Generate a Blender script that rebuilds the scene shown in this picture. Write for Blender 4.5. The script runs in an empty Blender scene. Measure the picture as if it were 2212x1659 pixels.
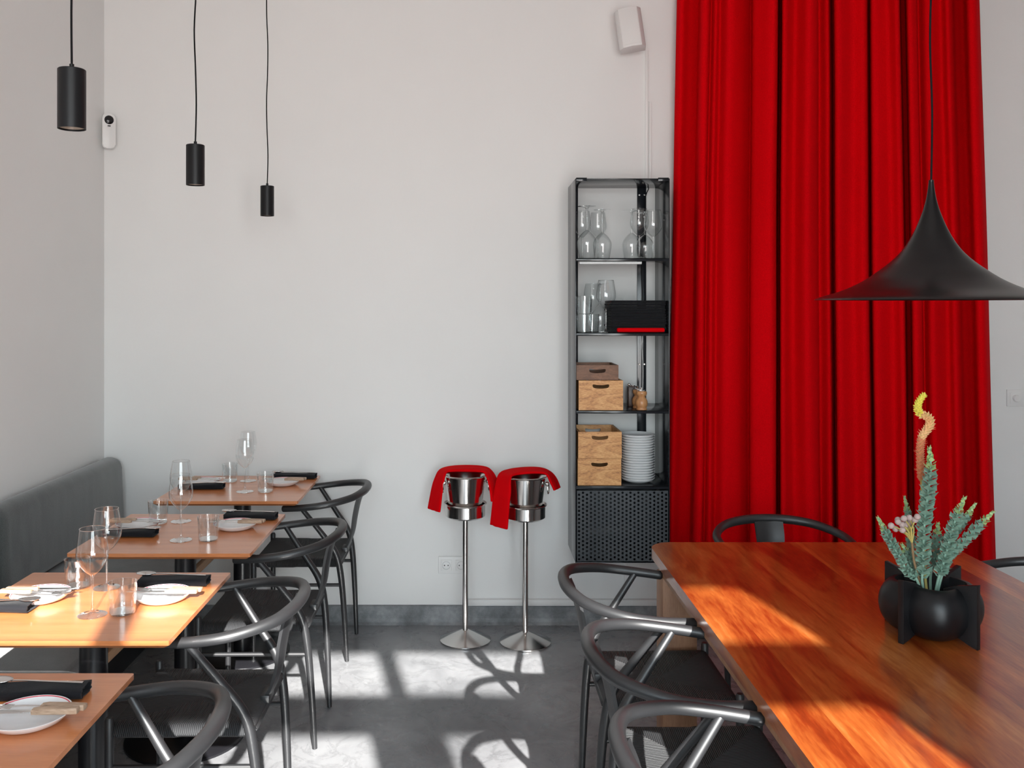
import bpy, bmesh, math, random
from mathutils import Vector, Matrix, noise
C = bpy.context.scene.collection
SC = bpy.context.scene
R = math.radians
PI = math.pi
random.seed(7)

# ------------------------------------------------------------------ camera, world, sun, exposure
CAM_H = 1.6
F = 1950.0            # focal length in pixels of the 2212 wide frame
cam = bpy.data.cameras.new('camera')
cam.sensor_width = 36.0
cam.lens = F / 2212 * 36
cam.shift_x = (1106 - 1020) / 2212
cam.shift_y = (660 - 829.5) / 2212
cam.clip_start = 0.05
camo = bpy.data.objects.new('camera', cam)
C.objects.link(camo)
camo.location = (0, 0, CAM_H)
camo.rotation_euler = (PI / 2, 0, 0)
SC.camera = camo

def at(px, py, Y):
    """the point a pixel of the photograph shows at distance Y"""
    return Vector(((px - 1020) * Y / F, Y, CAM_H - (py - 660) * Y / F))

SUN_DIR = Vector((-0.41, 1.92, -1.0)).normalized()
world = bpy.data.worlds.new('world')
SC.world = world
world.use_nodes = True
nt = world.node_tree
nt.nodes.clear()
wo = nt.nodes.new('ShaderNodeOutputWorld')
bg = nt.nodes.new('ShaderNodeBackground')
tc = nt.nodes.new('ShaderNodeTexCoord')
sx = nt.nodes.new('ShaderNodeSeparateXYZ')
mr = nt.nodes.new('ShaderNodeMapRange')
mr.inputs['From Min'].default_value = -1
mr.inputs['From Max'].default_value = 1
cr = nt.nodes.new('ShaderNodeValToRGB')
els = cr.color_ramp.elements
els[0].position = 0.0
els[0].color = (0.60, 0.55, 0.52, 1)
els[1].position = 1.0
els[1].color = (0.45, 0.62, 0.9, 1)
for p, c in ((0.47, (0.90, 0.86, 0.84, 1)), (0.53, (0.88, 0.98, 1.0, 1)), (0.7, (0.75, 0.9, 1.0, 1))):
    e = els.new(p)
    e.color = c
nt.links.new(tc.outputs['Generated'], sx.inputs[0])
nt.links.new(sx.outputs['Z'], mr.inputs['Value'])
nt.links.new(mr.outputs[0], cr.inputs['Fac'])
nt.links.new(cr.outputs['Color'], bg.inputs['Color'])
bg.inputs['Strength'].default_value = 12.5
nt.links.new(bg.outputs[0], wo.inputs['Surface'])

sl = bpy.data.lights.new('sun', 'SUN')
sl.energy = 23.0
sl.angle = R(0.6)
sl.color = (1.0, 0.97, 0.93)
so = bpy.data.objects.new('sun', sl)
C.objects.link(so)
so.rotation_euler = SUN_DIR.to_track_quat('-Z', 'Y').to_euler()
so.location = (2, -8, 5)

# the window wall stands behind the camera; sky light enters through its panes
YW = -1.0
PANES = []            # x0, x1, z0, z1
for k in range(-2, 1):
    ox = k * 0.917
    PANES.append((0.746 + ox, 1.589 + ox, 2.455, 2.711))
    PANES.append((0.829 + ox, 1.479 + ox, 0.45 if k > -2 else 1.3, 2.296))
for x0, x1, z0, z1 in PANES:
    pl = bpy.data.lights.new('window_portal', 'AREA')
    pl.shape = 'RECTANGLE'
    pl.size = x1 - x0
    pl.size_y = z1 - z0
    pl.cycles.is_portal = True
    po = bpy.data.objects.new('window_portal', pl)
    C.objects.link(po)
    po.location = ((x0 + x1) / 2, YW - 0.13, (z0 + z1) / 2)
    po.rotation_euler = (R(90), 0, 0)

SC.view_settings.view_transform = 'Standard'
SC.view_settings.look = 'None'
SC.view_settings.gamma = 1.0
SC.view_settings.use_curve_mapping = False
SC.view_settings.exposure = 0.0
try:
    SC.cycles.max_bounces = 10
    SC.cycles.diffuse_bounces = 6
    SC.cycles.glossy_bounces = 5
    SC.cycles.transparent_max_bounces = 32
    SC.cycles.sample_clamp_indirect = 25.0
    SC.cycles.blur_glossy = 1.0
    SC.cycles.use_denoising = True
except Exception:
    pass

# ------------------------------------------------------------------ materials
def new_mat(name):
    m = bpy.data.materials.new(name)
    m.use_nodes = True
    n = m.node_tree
    b = n.nodes['Principled BSDF']
    return m, n, b

def simple(name, col, rough=0.5, metal=0.0, spec=0.5, noise_amt=0.0, noise_scale=20, bump=0.0, bump_scale=200, coat=0.0, sheen=0.0):
    m, n, b = new_mat(name)
    b.inputs['Base Color'].default_value = (*col, 1)
    b.inputs['Roughness'].default_value = rough
    b.inputs['Metallic'].default_value = metal
    b.inputs['Specular IOR Level'].default_value = spec
    b.inputs['Coat Weight'].default_value = coat
    b.inputs['Sheen Weight'].default_value = sheen
    t = n.nodes.new('ShaderNodeTexCoord')
    if noise_amt:
        ns = n.nodes.new('ShaderNodeTexNoise')
        ns.inputs['Scale'].default_value = noise_scale
        ns.inputs['Detail'].default_value = 5
        n.links.new(t.outputs['Object'], ns.inputs['Vector'])
        mx = n.nodes.new('ShaderNodeMix')
        mx.data_type = 'RGBA'
        mx.inputs['A'].default_value = (*[c * (1 - noise_amt) for c in col], 1)
        mx.inputs['B'].default_value = (*[min(1, c * (1 + noise_amt)) for c in col], 1)
        n.links.new(ns.outputs['Fac'], mx.inputs['Factor'])
        n.links.new(mx.outputs['Result'], b.inputs['Base Color'])
    if bump:
        nb = n.nodes.new('ShaderNodeTexNoise')
        nb.inputs['Scale'].default_value = bump_scale
        nb.inputs['Detail'].default_value = 4
        n.links.new(t.outputs['Object'], nb.inputs['Vector'])
        bp = n.nodes.new('ShaderNodeBump')
        bp.inputs['Strength'].default_value = bump
        bp.inputs['Distance'].default_value = 0.002
        n.links.new(nb.outputs['Fac'], bp.inputs['Height'])
        n.links.new(bp.outputs['Normal'], b.inputs['Normal'])
    return m

def ramp(n, stops):
    r = n.nodes.new('ShaderNodeValToRGB')
    e = r.color_ramp.elements
    e[0].position, e[0].color = stops[0][0], (*stops[0][1], 1)
    e[1].position, e[1].color = stops[-1][0], (*stops[-1][1], 1)
    for p, c in stops[1:-1]:
        k = e.new(p)
        k.color = (*c, 1)
    return r

def wood(name, stops, axis='X', stretch=12.0, scale=2.0, rough=0.35, planks=0.0, fine=0.35, coat=0.2, distort=0.6, spec=0.5):
    """grain runs along axis; optional plank boards across it"""
    m, n, b = new_mat(name)
    t = n.nodes.new('ShaderNodeTexCoord')
    mp = n.nodes.new('ShaderNodeMapping')
    s = [stretch, stretch, stretch]
    s['XYZ'.index(axis)] = 1.0
    mp.inputs['Scale'].default_value = s
    n.links.new(t.outputs['Object'], mp.inputs['Vector'])
    vec = mp.outputs['Vector']
    if planks:
        sp = n.nodes.new('ShaderNodeSeparateXYZ')
        n.links.new(t.outputs['Object'], sp.inputs[0])
        dv = n.nodes.new('ShaderNodeMath'); dv.operation = 'DIVIDE'; dv.inputs[1].default_value = planks
        n.links.new(sp.outputs['X' if axis == 'Y' else 'Y'], dv.inputs[0])
        fl = n.nodes.new('ShaderNodeMath'); fl.operation = 'FLOOR'
        n.links.new(dv.outputs[0], fl.inputs[0])
        wn = n.nodes.new('ShaderNodeTexWhiteNoise'); wn.noise_dimensions = '1D'
        n.links.new(fl.outputs[0], wn.inputs['W'])
        sc = n.nodes.new('ShaderNodeVectorMath'); sc.operation = 'SCALE'; sc.inputs['Scale'].default_value = 9.0
        n.links.new(wn.outputs['Color'], sc.inputs[0])
        ad = n.nodes.new('ShaderNodeVectorMath'); ad.operation = 'ADD'
        n.links.new(vec, ad.inputs[0]); n.links.new(sc.outputs[0], ad.inputs[1])
        vec = ad.outputs[0]
    ns = n.nodes.new('ShaderNodeTexNoise')
    ns.inputs['Scale'].default_value = scale
    ns.inputs['Detail'].default_value = 8
    ns.inputs['Roughness'].default_value = 0.6
    ns.inputs['Distortion'].default_value = distort
    n.links.new(vec, ns.inputs['Vector'])
    nf = n.nodes.new('ShaderNodeTexNoise')
    nf.inputs['Scale'].default_value = scale * 14
    nf.inputs['Detail'].default_value = 3
    n.links.new(vec, nf.inputs['Vector'])
    mx = n.nodes.new('ShaderNodeMix'); mx.data_type = 'FLOAT'
    mx.inputs[0].default_value = fine
    n.links.new(ns.outputs['Fac'], mx.inputs[2]); n.links.new(nf.outputs['Fac'], mx.inputs[3])
    r = ramp(n, stops)
    n.links.new(mx.outputs[0], r.inputs['Fac'])
    out = r.outputs['Color']
    if planks:
        hs = n.nodes.new('ShaderNodeHueSaturation')
        mr2 = n.nodes.new('ShaderNodeMapRange')
        mr2.inputs['To Min'].default_value = 0.72; mr2.inputs['To Max'].default_value = 1.2
        n.links.new(wn.outputs['Value'], mr2.inputs['Value'])
        n.links.new(mr2.outputs[0], hs.inputs['Value'])
        n.links.new(out, hs.inputs['Color'])
        out = hs.outputs['Color']
    n.links.new(out, b.inputs['Base Color'])
    b.inputs['Roughness'].default_value = rough
    b.inputs['Coat Weight'].default_value = coat
    b.inputs['Coat Roughness'].default_value = 0.15
    b.inputs['Specular IOR Level'].default_value = spec
    bp = n.nodes.new('ShaderNodeBump')
    bp.inputs['Strength'].default_value = 0.12
    bp.inputs['Distance'].default_value = 0.001
    n.links.new(nf.outputs['Fac'], bp.inputs['Height'])
    n.links.new(bp.outputs['Normal'], b.inputs['Normal'])
    return m

def thin_glass(name, tint=(0.97, 0.98, 0.98), ior=1.5, boost=1.8):
    m, n, b = new_mat(name)
    n.nodes.remove(b)
    o = n.nodes['Material Output']
    tr = n.nodes.new('ShaderNodeBsdfTransparent'); tr.inputs[0].default_value = (*tint, 1)
    gl = n.nodes.new('ShaderNodeBsdfGlossy'); gl.inputs['Roughness'].default_value = 0.02
    gl.inputs['Color'].default_value = (1, 1, 1, 1)
    fr = n.nodes.new('ShaderNodeFresnel')
    ge = n.nodes.new('ShaderNodeNewGeometry')      # both faces of a thin wall reflect like its outside
    mf = n.nodes.new('ShaderNodeMix'); mf.data_type = 'FLOAT'
    mf.inputs[2].default_value = ior; mf.inputs[3].default_value = 1 / ior
    n.links.new(ge.outputs['Backfacing'], mf.inputs[0]); n.links.new(mf.outputs[0], fr.inputs['IOR'])
    mu = n.nodes.new('ShaderNodeMath'); mu.operation = 'MULTIPLY'; mu.use_clamp = True
    mu.inputs[1].default_value = boost
    mi = n.nodes.new('ShaderNodeMixShader')
    n.links.new(fr.outputs[0], mu.inputs[0]); n.links.new(mu.outputs[0], mi.inputs[0])
    lw = n.nodes.new('ShaderNodeLayerWeight'); lw.inputs['Blend'].default_value = 0.25
    tr_r = ramp(n, [(0.0, tint), (0.55, tint), (0.95, (0.35, 0.36, 0.37))])
    n.links.new(lw.outputs['Facing'], tr_r.inputs['Fac']); n.links.new(tr_r.outputs['Color'], tr.inputs[0])
    n.links.new(tr.outputs[0], mi.inputs[1]); n.links.new(gl.outputs[0], mi.inputs[2])
    n.links.new(mi.outputs[0], o.inputs['Surface'])
    return m

M = {}
M['wall'] = simple('white_plaster', (0.80, 0.80, 0.79), 0.85, noise_amt=0.02, noise_scale=3, bump=0.15, bump_scale=60)
M['ceiling'] = simple('ceiling_paint', (0.78, 0.77, 0.75), 0.9)
M['black'] = simple('black_lacquer_metal', (0.010, 0.010, 0.012), 0.30, spec=0.45)
M['tube'] = simple('black_powdercoat_tube', (0.016, 0.0165, 0.018), 0.43, spec=0.7)
M['satin'] = simple('black_satin_lamp', (0.006, 0.006, 0.007), 0.42, spec=0.3)
M['semi'] = simple('black_gloss_lamp', (0.004, 0.0035, 0.004), 0.28, spec=0.35)
M['rubber'] = simple('black_cable_rubber', (0.005, 0.005, 0.006), 0.7, spec=0.15)
M['steel'] = simple('brushed_stainless', (0.62, 0.60, 0.58), 0.16, metal=1.0)
M['chrome'] = simple('polished_cutlery_steel', (0.72, 0.71, 0.70), 0.12, metal=1.0)
M['shelf'] = simple('black_shelf_steel', (0.014, 0.016, 0.020), 0.16, spec=0.5)
M['door'] = simple('grey_black_door_steel', (0.045, 0.052, 0.060), 0.30, spec=0.6)
M['white_plastic'] = simple('white_plastic', (0.78, 0.78, 0.77), 0.4)
M['speaker'] = simple('white_speaker_plastic', (0.74, 0.72, 0.71), 0.5)
M['dark_plastic'] = simple('dark_lens_plastic', (0.01, 0.01, 0.012), 0.15)
M['porcelain'] = simple('white_porcelain', (0.80, 0.81, 0.82), 0.18, coat=0.5)
M['red_line'] = simple('red_rim_glaze', (0.65, 0.05, 0.08), 0.25)
M['napkin'] = simple('charcoal_linen', (0.009, 0.0095, 0.012), 0.9, spec=0.2, sheen=0.06, bump=0.4, bump_scale=500)
M['red_cloth'] = simple('red_linen', (0.66, 0.001, 0.004), 0.9, spec=0.05, bump=0.3, bump_scale=400)
M['handle_wood'] = wood('olive_wood_handle', [(0.3, (0.16, 0.09, 0.055)), (0.5, (0.42, 0.29, 0.20)), (0.72, (0.60, 0.46, 0.36))], 'X', 10, 6, 0.5, coat=0.0)
M['glass'] = thin_glass('clear_thin_glass', boost=1.9)
M['glass_foot'] = thin_glass('clear_glass_foot', tint=(0.95, 0.96, 0.96), boost=2.6)
M['table'] = wood('oak_table', [(0.25, (0.46, 0.14, 0.042)), (0.5, (0.60, 0.205, 0.066)), (0.75, (0.70, 0.27, 0.10))], 'X', 14, 1.6, 0.34, fine=0.3, coat=0.7)
M['big_table'] = wood('red_brown_walnut', [(0.26, (0.07, 0.007, 0.002)), (0.42, (0.25, 0.035, 0.006)), (0.56, (0.45, 0.115, 0.021)), (0.76, (0.76, 0.32, 0.09))], 'Y', 7, 1.3, 0.3, planks=0.21, fine=0.2, coat=0.9, distort=0.8)
M['leg_wood'] = wood('walnut_leg', [(0.25, (0.16, 0.07, 0.035)), (0.5, (0.30, 0.15, 0.08)), (0.8, (0.42, 0.24, 0.14))], 'Z', 8, 3, 0.5, coat=0.0)
M['bench_wood'] = wood('bench_pine', [(0.3, (0.40, 0.22, 0.11)), (0.7, (0.60, 0.38, 0.22))], 'Y', 10, 3, 0.5, coat=0.0)
M['crate'] = wood('acacia_crate', [(0.33, (0.26, 0.09, 0.03)), (0.46, (0.62, 0.29, 0.10)), (0.62, (0.82, 0.47, 0.20))], 'X', 4, 5, 0.5, coat=0.0, distort=1.5)
M['crate_dark'] = wood('dark_acacia_crate', [(0.25, (0.07, 0.028, 0.014)), (0.5, (0.20, 0.085, 0.04)), (0.75, (0.36, 0.17, 0.09))], 'X', 4, 5, 0.5, coat=0.0, distort=2.0)
M['mill'] = wood('olive_mill', [(0.3, (0.36, 0.14, 0.05)), (0.7, (0.66, 0.36, 0.16))], 'Z', 6, 12, 0.35)
M['mill_dark'] = simple('dark_wood_mill', (0.05, 0.02, 0.012), 0.4)
M['vase'] = simple('matt_black_ceramic', (0.005, 0.005, 0.006), 0.40, spec=0.35)
M['leaf'] = simple('blue_green_leaf', (0.20, 0.33, 0.26), 0.6, noise_amt=0.25, noise_scale=25)
M['leaf_tip'] = simple('yellow_green_leaf', (0.32, 0.46, 0.20), 0.6, noise_amt=0.2, noise_scale=25)
M['stem'] = simple('yellow_stem', (0.42, 0.34, 0.10), 0.6)
M['stem_brown'] = simple('brown_stem', (0.22, 0.14, 0.07), 0.7)
M['ball'] = simple('dusty_pink_ball', (0.42, 0.33, 0.31), 0.9, bump=0.6, bump_scale=900)
M['spike_yellow'] = simple('yellow_flower_scale', (0.70, 0.62, 0.09), 0.6)
M['spike_mid'] = simple('apricot_flower_scale', (0.72, 0.42, 0.20), 0.6)
M['spike_orange'] = simple('orange_flower_scale', (0.60, 0.20, 0.10), 0.6)
M['lamp_strip'] = simple('white_lamp_strip', (0.8, 0.82, 0.82), 0.35)
M['lamp_inner'] = simple('lamp_reflector', (0.35, 0.28, 0.22), 0.4)

def floor_mat():
    m, n, b = new_mat('polished_concrete')
    t = n.nodes.new('ShaderNodeTexCoord')
    a = n.nodes.new('ShaderNodeTexNoise'); a.inputs['Scale'].default_value = 1.6; a.inputs['Detail'].default_value = 10; a.inputs['Roughness'].default_value = 0.65; a.inputs['Distortion'].default_value = 0.5
    v = n.nodes.new('ShaderNodeTexNoise'); v.inputs['Scale'].default_value = 5; v.inputs['Detail'].default_value = 9; v.inputs['Roughness'].default_value = 0.7; v.inputs['Distortion'].default_value = 1.0
    n.links.new(t.outputs['Object'], a.inputs['Vector']); n.links.new(t.outputs['Object'], v.inputs['Vector'])
    r1 = ramp(n, [(0.35, (0.15, 0.154, 0.162)), (0.52, (0.245, 0.25, 0.26)), (0.7, (0.33, 0.336, 0.343))])
    n.links.new(a.outputs['Fac'], r1.inputs['Fac'])
    r2 = ramp(n, [(0.465, (1, 1, 1)), (0.495, (0.62, 0.62, 0.62)), (0.525, (1, 1, 1))])
    n.links.new(v.outputs['Fac'], r2.inputs['Fac'])
    mx = n.nodes.new('ShaderNodeMix'); mx.data_type = 'RGBA'; mx.blend_type = 'MULTIPLY'; mx.inputs['Factor'].default_value = 0.6
    n.links.new(r1.outputs['Color'], mx.inputs['A']); n.links.new(r2.outputs['Color'], mx.inputs['B'])
    n.links.new(mx.outputs['Result'], b.inputs['Base Color'])
    mr2 = n.nodes.new('ShaderNodeMapRange'); mr2.inputs['To Min'].default_value = 0.2; mr2.inputs['To Max'].default_value = 0.36
    n.links.new(v.outputs['Fac'], mr2.inputs['Value']); n.links.new(mr2.outputs[0], b.inputs['Roughness'])
    bp = n.nodes.new('ShaderNodeBump'); bp.inputs['Strength'].default_value = 0.12; bp.inputs['Distance'].default_value = 0.003
    n.links.new(v.outputs['Fac'], bp.inputs['Height']); n.links.new(bp.outputs['Normal'], b.inputs['Normal'])
    return m
M['floor'] = floor_mat()

def concrete_trim():
    m, n, b = new_mat('concrete_skirting')
    t = n.nodes.new('ShaderNodeTexCoord')
    a = n.nodes.new('ShaderNodeTexNoise'); a.inputs['Scale'].default_value = 7; a.inputs['Detail'].default_value = 10; a.inputs['Roughness'].default_value = 0.7
    n.links.new(t.outputs['Object'], a.inputs['Vector'])
    r1 = ramp(n, [(0.3, (0.09, 0.095, 0.10)), (0.5, (0.20, 0.21, 0.22)), (0.72, (0.38, 0.39, 0.40))])
    n.links.new(a.outputs['Fac'], r1.inputs['Fac'])
    n.links.new(r1.outputs['Color'], b.inputs['Base Color'])
    b.inputs['Roughness'].default_value = 0.6
    return m
M['skirting'] = concrete_trim()

def velvet():
    m, n, b = new_mat('grey_velour')
    t = n.nodes.new('ShaderNodeTexCoord')
    mp = n.nodes.new('ShaderNodeMapping'); mp.inputs['Scale'].default_value = (3, 3, 1)
    a = n.nodes.new('ShaderNodeTexNoise'); a.inputs['Scale'].default_value = 4; a.inputs['Detail'].default_value = 6
    n.links.new(t.outputs['Object'], mp.inputs[0]); n.links.new(mp.outputs[0], a.inputs['Vector'])
    f = n.nodes.new('ShaderNodeTexNoise'); f.inputs['Scale'].default_value = 260; f.inputs['Detail'].default_value = 2
    n.links.new(t.outputs['Object'], f.inputs['Vector'])
    mx = n.nodes.new('ShaderNodeMix'); mx.data_type = 'FLOAT'; mx.inputs[0].default_value = 0.4
    n.links.new(a.outputs['Fac'], mx.inputs[2]); n.links.new(f.outputs['Fac'], mx.inputs[3])
    r1 = ramp(n, [(0.3, (0.045, 0.05, 0.05)), (0.7, (0.105, 0.112, 0.11))])
    n.links.new(mx.outputs[0], r1.inputs['Fac']); n.links.new(r1.outputs['Color'], b.inputs['Base Color'])
    b.inputs['Roughness'].default_value = 0.95
    b.inputs['Sheen Weight'].default_value = 0.5
    b.inputs['Specular IOR Level'].default_value = 0.1
    bp = n.nodes.new('ShaderNodeBump'); bp.inputs['Strength'].default_value = 0.4; bp.inputs['Distance'].default_value = 0.001
    n.links.new(f.outputs['Fac'], bp.inputs['Height']); n.links.new(bp.outputs['Normal'], b.inputs['Normal'])
    return m
M['velvet'] = velvet()

def curtain_mat():
    m, n, b = new_mat('red_wool_curtain')
    t = n.nodes.new('ShaderNodeTexCoord')
    f = n.nodes.new('ShaderNodeTexNoise'); f.inputs['Scale'].default_value = 240; f.inputs['Detail'].default_value = 3
    n.links.new(t.outputs['Object'], f.inputs['Vector'])
    r1 = ramp(n, [(0.3, (0.56, 0.0004, 0.003)), (0.7, (0.70, 0.0008, 0.005))])
    n.links.new(f.outputs['Fac'], r1.inputs['Fac']); n.links.new(r1.outputs['Color'], b.inputs['Base Color'])
    b.inputs['Roughness'].default_value = 0.9
    b.inputs['Specular IOR Level'].default_value = 0.04
    bp = n.nodes.new('ShaderNodeBump'); bp.inputs['Strength'].default_value = 0.2; bp.inputs['Distance'].default_value = 0.001
    n.links.new(f.outputs['Fac'], bp.inputs['Height']); n.links.new(bp.outputs['Normal'], b.inputs['Normal'])
    return m
M['curtain'] = curtain_mat()

def cord_seat():
    """paper cord wound in four triangles: the strand direction turns at the diagonals"""
    m, n, b = new_mat('woven_black_cord')
    t = n.nodes.new('ShaderNodeTexCoord')
    sp = n.nodes.new('ShaderNodeSeparateXYZ'); n.links.new(t.outputs['Object'], sp.inputs[0])
    def math_(op, a, b_=None, v=None):
        k = n.nodes.new('ShaderNodeMath'); k.operation = op
        n.links.new(a, k.inputs[0])
        if b_ is not None: n.links.new(b_, k.inputs[1])
        if v is not None: k.inputs[1].default_value = v
        return k.outputs[0]
    ax = math_('ABSOLUTE', sp.outputs['X'])
    ay = math_('ABSOLUTE', sp.outputs['Y'])
    sel = math_('GREATER_THAN', ax, ay)
    mx = n.nodes.new('ShaderNodeMix'); mx.data_type = 'FLOAT'
    n.links.new(sel, mx.inputs[0]); n.links.new(sp.outputs['X'], mx.inputs[2]); n.links.new(sp.outputs['Y'], mx.inputs[3])
    s = math_('SINE', math_('MULTIPLY', mx.outputs[0], v=2 * PI / 0.0052))
    bp = n.nodes.new('ShaderNodeBump'); bp.inputs['Strength'].default_value = 0.9; bp.inputs['Distance'].default_value = 0.0015
    n.links.new(s, bp.inputs['Height']); n.links.new(bp.outputs['Normal'], b.inputs['Normal'])
    r1 = ramp(n, [(0.0, (0.012, 0.0125, 0.014)), (1.0, (0.040, 0.042, 0.045))])
    n.links.new(math_('MULTIPLY', math_('ADD', s, v=1.0), v=0.5), r1.inputs['Fac'])
    n.links.new(r1.outputs['Color'], b.inputs['Base Color'])
    b.inputs['Roughness'].default_value = 0.6
    return m
M['cord'] = cord_seat()

# ------------------------------------------------------------------ mesh helpers
def catmull(pts, per=8, closed=False):
    pts = [Vector(p) for p in pts]
    n = len(pts)
    out = []
    segs = n if closed else n - 1
    for i in range(segs):
        p0 = pts[(i - 1) % n] if closed or i > 0 else pts[0]
        p1 = pts[i]
        p2 = pts[(i + 1) % n]
        p3 = pts[(i + 2) % n] if closed or i + 2 < n else pts[-1]
        for k in range(per):
            t = k / per
            out.append(0.5 * ((2 * p1) + (-p0 + p2) * t + (2 * p0 - 5 * p1 + 4 * p2 - p3) * t * t + (-p0 + 3 * p1 - 3 * p2 + p3) * t ** 3))
    if not closed:
        out.append(pts[-1])
    return out

def lerp_list(vals, count):
    out = []
    for i in range(count):
        t = i / (count - 1) * (len(vals) - 1)
        k = min(int(t), len(vals) - 2)
        out.append(vals[k] + (vals[k + 1] - vals[k]) * (t - k))
    return out

def tube(bm, pts, rad, seg=12, cap=True, round_cap=False, flat=1.0):
    pts = [Vector(p) for p in pts]
    rads = rad if isinstance(rad, (list, tuple)) else [rad] * len(pts)
    if len(rads) != len(pts):
        rads = lerp_list(rads, len(pts))
    if round_cap:
        d0 = (pts[0] - pts[1]).normalized(); d1 = (pts[-1] - pts[-2]).normalized()
        r0, r1 = rads[0], rads[-1]
        pts = [pts[0] + d0 * r0 * .5, pts[0] + d0 * r0 * .3] + pts + [pts[-1] + d1 * r1 * .3, pts[-1] + d1 * r1 * .5]
        rads = [r0 * .45, r0 * .85] + list(rads) + [r1 * .85, r1 * .45]
    rings = []
    up = Vector((0, 0, 1))
    t0 = (pts[1] - pts[0]).normalized()
    if abs(t0.dot(up)) > 0.95:
        up = Vector((1, 0, 0))
    nrm = (up - t0 * up.dot(t0)).normalized()
    for i, p in enumerate(pts):
        a = pts[max(i - 1, 0)]; b = pts[min(i + 1, len(pts) - 1)]
        t = (b - a)
        t = t.normalized() if t.length > 1e-9 else t0
        nrm = (nrm - t * nrm.dot(t)).normalized()
        bi = t.cross(nrm)
        rings.append([bm.verts.new(p + (nrm * math.cos(2 * PI * k / seg) * flat + bi * math.sin(2 * PI * k / seg)) * rads[i]) for k in range(seg)])
    for i in range(len(rings) - 1):
        for k in range(seg):
            bm.faces.new((rings[i][k], rings[i][(k + 1) % seg], rings[i + 1][(k + 1) % seg], rings[i + 1][k]))
    if cap:
        bm.faces.new(rings[0][::-1]); bm.faces.new(rings[-1])
    return bm

def lathe(bm, prof, seg=40, cx=0, cy=0, mats=None):
    """prof: (r, z) from one end to the other"""
    rings = []
    for r, z in prof:
        if r < 1e-6:
            rings.append([bm.verts.new((cx, cy, z))])
        else:
            rings.append([bm.verts.new((cx + r * math.cos(2 * PI * k / seg), cy + r * math.sin(2 * PI * k / seg), z)) for k in range(seg)])
    for i in range(len(rings) - 1):
        a, b = rings[i], rings[i + 1]
        for k in range(seg):
            k2 = (k + 1) % seg
            if len(a) == 1 and len(b) == 1: continue
            if len(a) == 1: f = bm.faces.new((a[0], b[k2], b[k]))
            elif len(b) == 1: f = bm.faces.new((a[k], a[k2], b[0]))
            else: f = bm.faces.new((a[k], a[k2], b[k2], b[k]))
            if mats: f.material_index = mats[i]
    return bm

def box(bm, x0, x1, y0, y1, z0, z1, bev=0.0, seg=2):
    vs = [bm.verts.new(p) for p in ((x0, y0, z0), (x1, y0, z0), (x1, y1, z0), (x0, y1, z0), (x0, y0, z1), (x1, y0, z1), (x1, y1, z1), (x0, y1, z1))]
    fs = [bm.faces.new([vs[i] for i in q]) for q in ((3, 2, 1, 0), (4, 5, 6, 7), (0, 1, 5, 4), (1, 2, 6, 5), (2, 3, 7, 6), (3, 0, 4, 7))]
    if bev:
        es = list({e for f in fs for e in f.edges})
        bmesh.ops.bevel(bm, geom=es, offset=bev, segments=seg, profile=0.5, affect='EDGES')
    return bm

def prism(bm, outline, z0, z1, axis='Z', bev=0.0, seg=2):
    def P(a, b, c):
        return (a, b, c) if axis == 'Z' else ((a, c, b) if axis == 'Y' else (c, a, b))
    lo = [bm.verts.new(P(a, b, z0)) for a, b in outline]
    hi = [bm.verts.new(P(a, b, z1)) for a, b in outline]
    n = len(outline)
    fs = [bm.faces.new(lo[::-1]), bm.faces.new(hi)]
    for i in range(n):
        fs.append(bm.faces.new((lo[i], lo[(i + 1) % n], hi[(i + 1) % n], hi[i])))
    if bev:
        es = list(fs[0].edges) + list(fs[1].edges)
        bmesh.ops.bevel(bm, geom=es, offset=bev, segments=seg, profile=0.5, affect='EDGES')
    return bm

def rounded_rect(x0, x1, y0, y1, r, n=6):
    out = []
    for cx, cy, a0 in ((x1 - r, y1 - r, 0), (x0 + r, y1 - r, 90), (x0 + r, y0 + r, 180), (x1 - r, y0 + r, 270)):
        for k in range(n + 1):
            a = R(a0 + 90 * k / n)
            out.append((cx + r * math.cos(a), cy + r * math.sin(a)))
    return out

def BM():
    return bmesh.new()

def obj(name, bm, mat, parent=None, smooth=True, label=None, loc=None, rot=None, angle=40):
    bmesh.ops.recalc_face_normals(bm, faces=bm.faces[:])
    me = bpy.data.meshes.new(name)
    bm.to_mesh(me)
    bm.free()
    for m_ in (mat if isinstance(mat, (list, tuple)) else [mat]):
        me.materials.append(m_)
    if smooth:
        for p in me.polygons: p.use_smooth = True
        me.set_sharp_from_angle(angle=R(angle))
    o = bpy.data.objects.new(name, me)
    C.objects.link(o)
    if parent is not None: o.parent = parent
    if label: o['label'] = label
    if loc is not None: o.location = loc
    if rot is not None: o.rotation_euler = rot
    return o

def tag(o, label, cat, group=None):
    o['label'] = label
    o['category'] = cat
    if group: o['group'] = group
    return o

def thing(name, label, cat, loc=(0, 0, 0), rotz=0.0, group=None):
    o = bpy.data.objects.new(name, None)
    C.objects.link(o)
    o.location = loc
    o.rotation_euler = (0, 0, rotz)
    o.empty_display_size = 0.05
    return tag(o, label, cat, group)

def struct(name, bm, mat, smooth=False):
    o = obj(name, bm, mat, smooth=smooth)
    o['kind'] = 'structure'
    return o

def copy_tree(o, parent=None):
    c = o.copy()
    C.objects.link(c)
    c.parent = parent
    for ch in o.children:
        copy_tree(ch, c)
    return c

# an original is used first, then copied
class Kind:
    def __init__(self, make):
        self.make, self.first = make, None
    def __call__(self, label, cat, loc, rotz=0.0, group=None, rot=None, scale=None):
        if self.first is None:
            self.first = o = self.make()
        else:
            o = copy_tree(self.first)
        tag(o, label, cat, group)
        o.location = loc
        o.rotation_euler = rot if rot is not None else (0, 0, rotz)
        if scale: o.scale = scale
        return o

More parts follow.
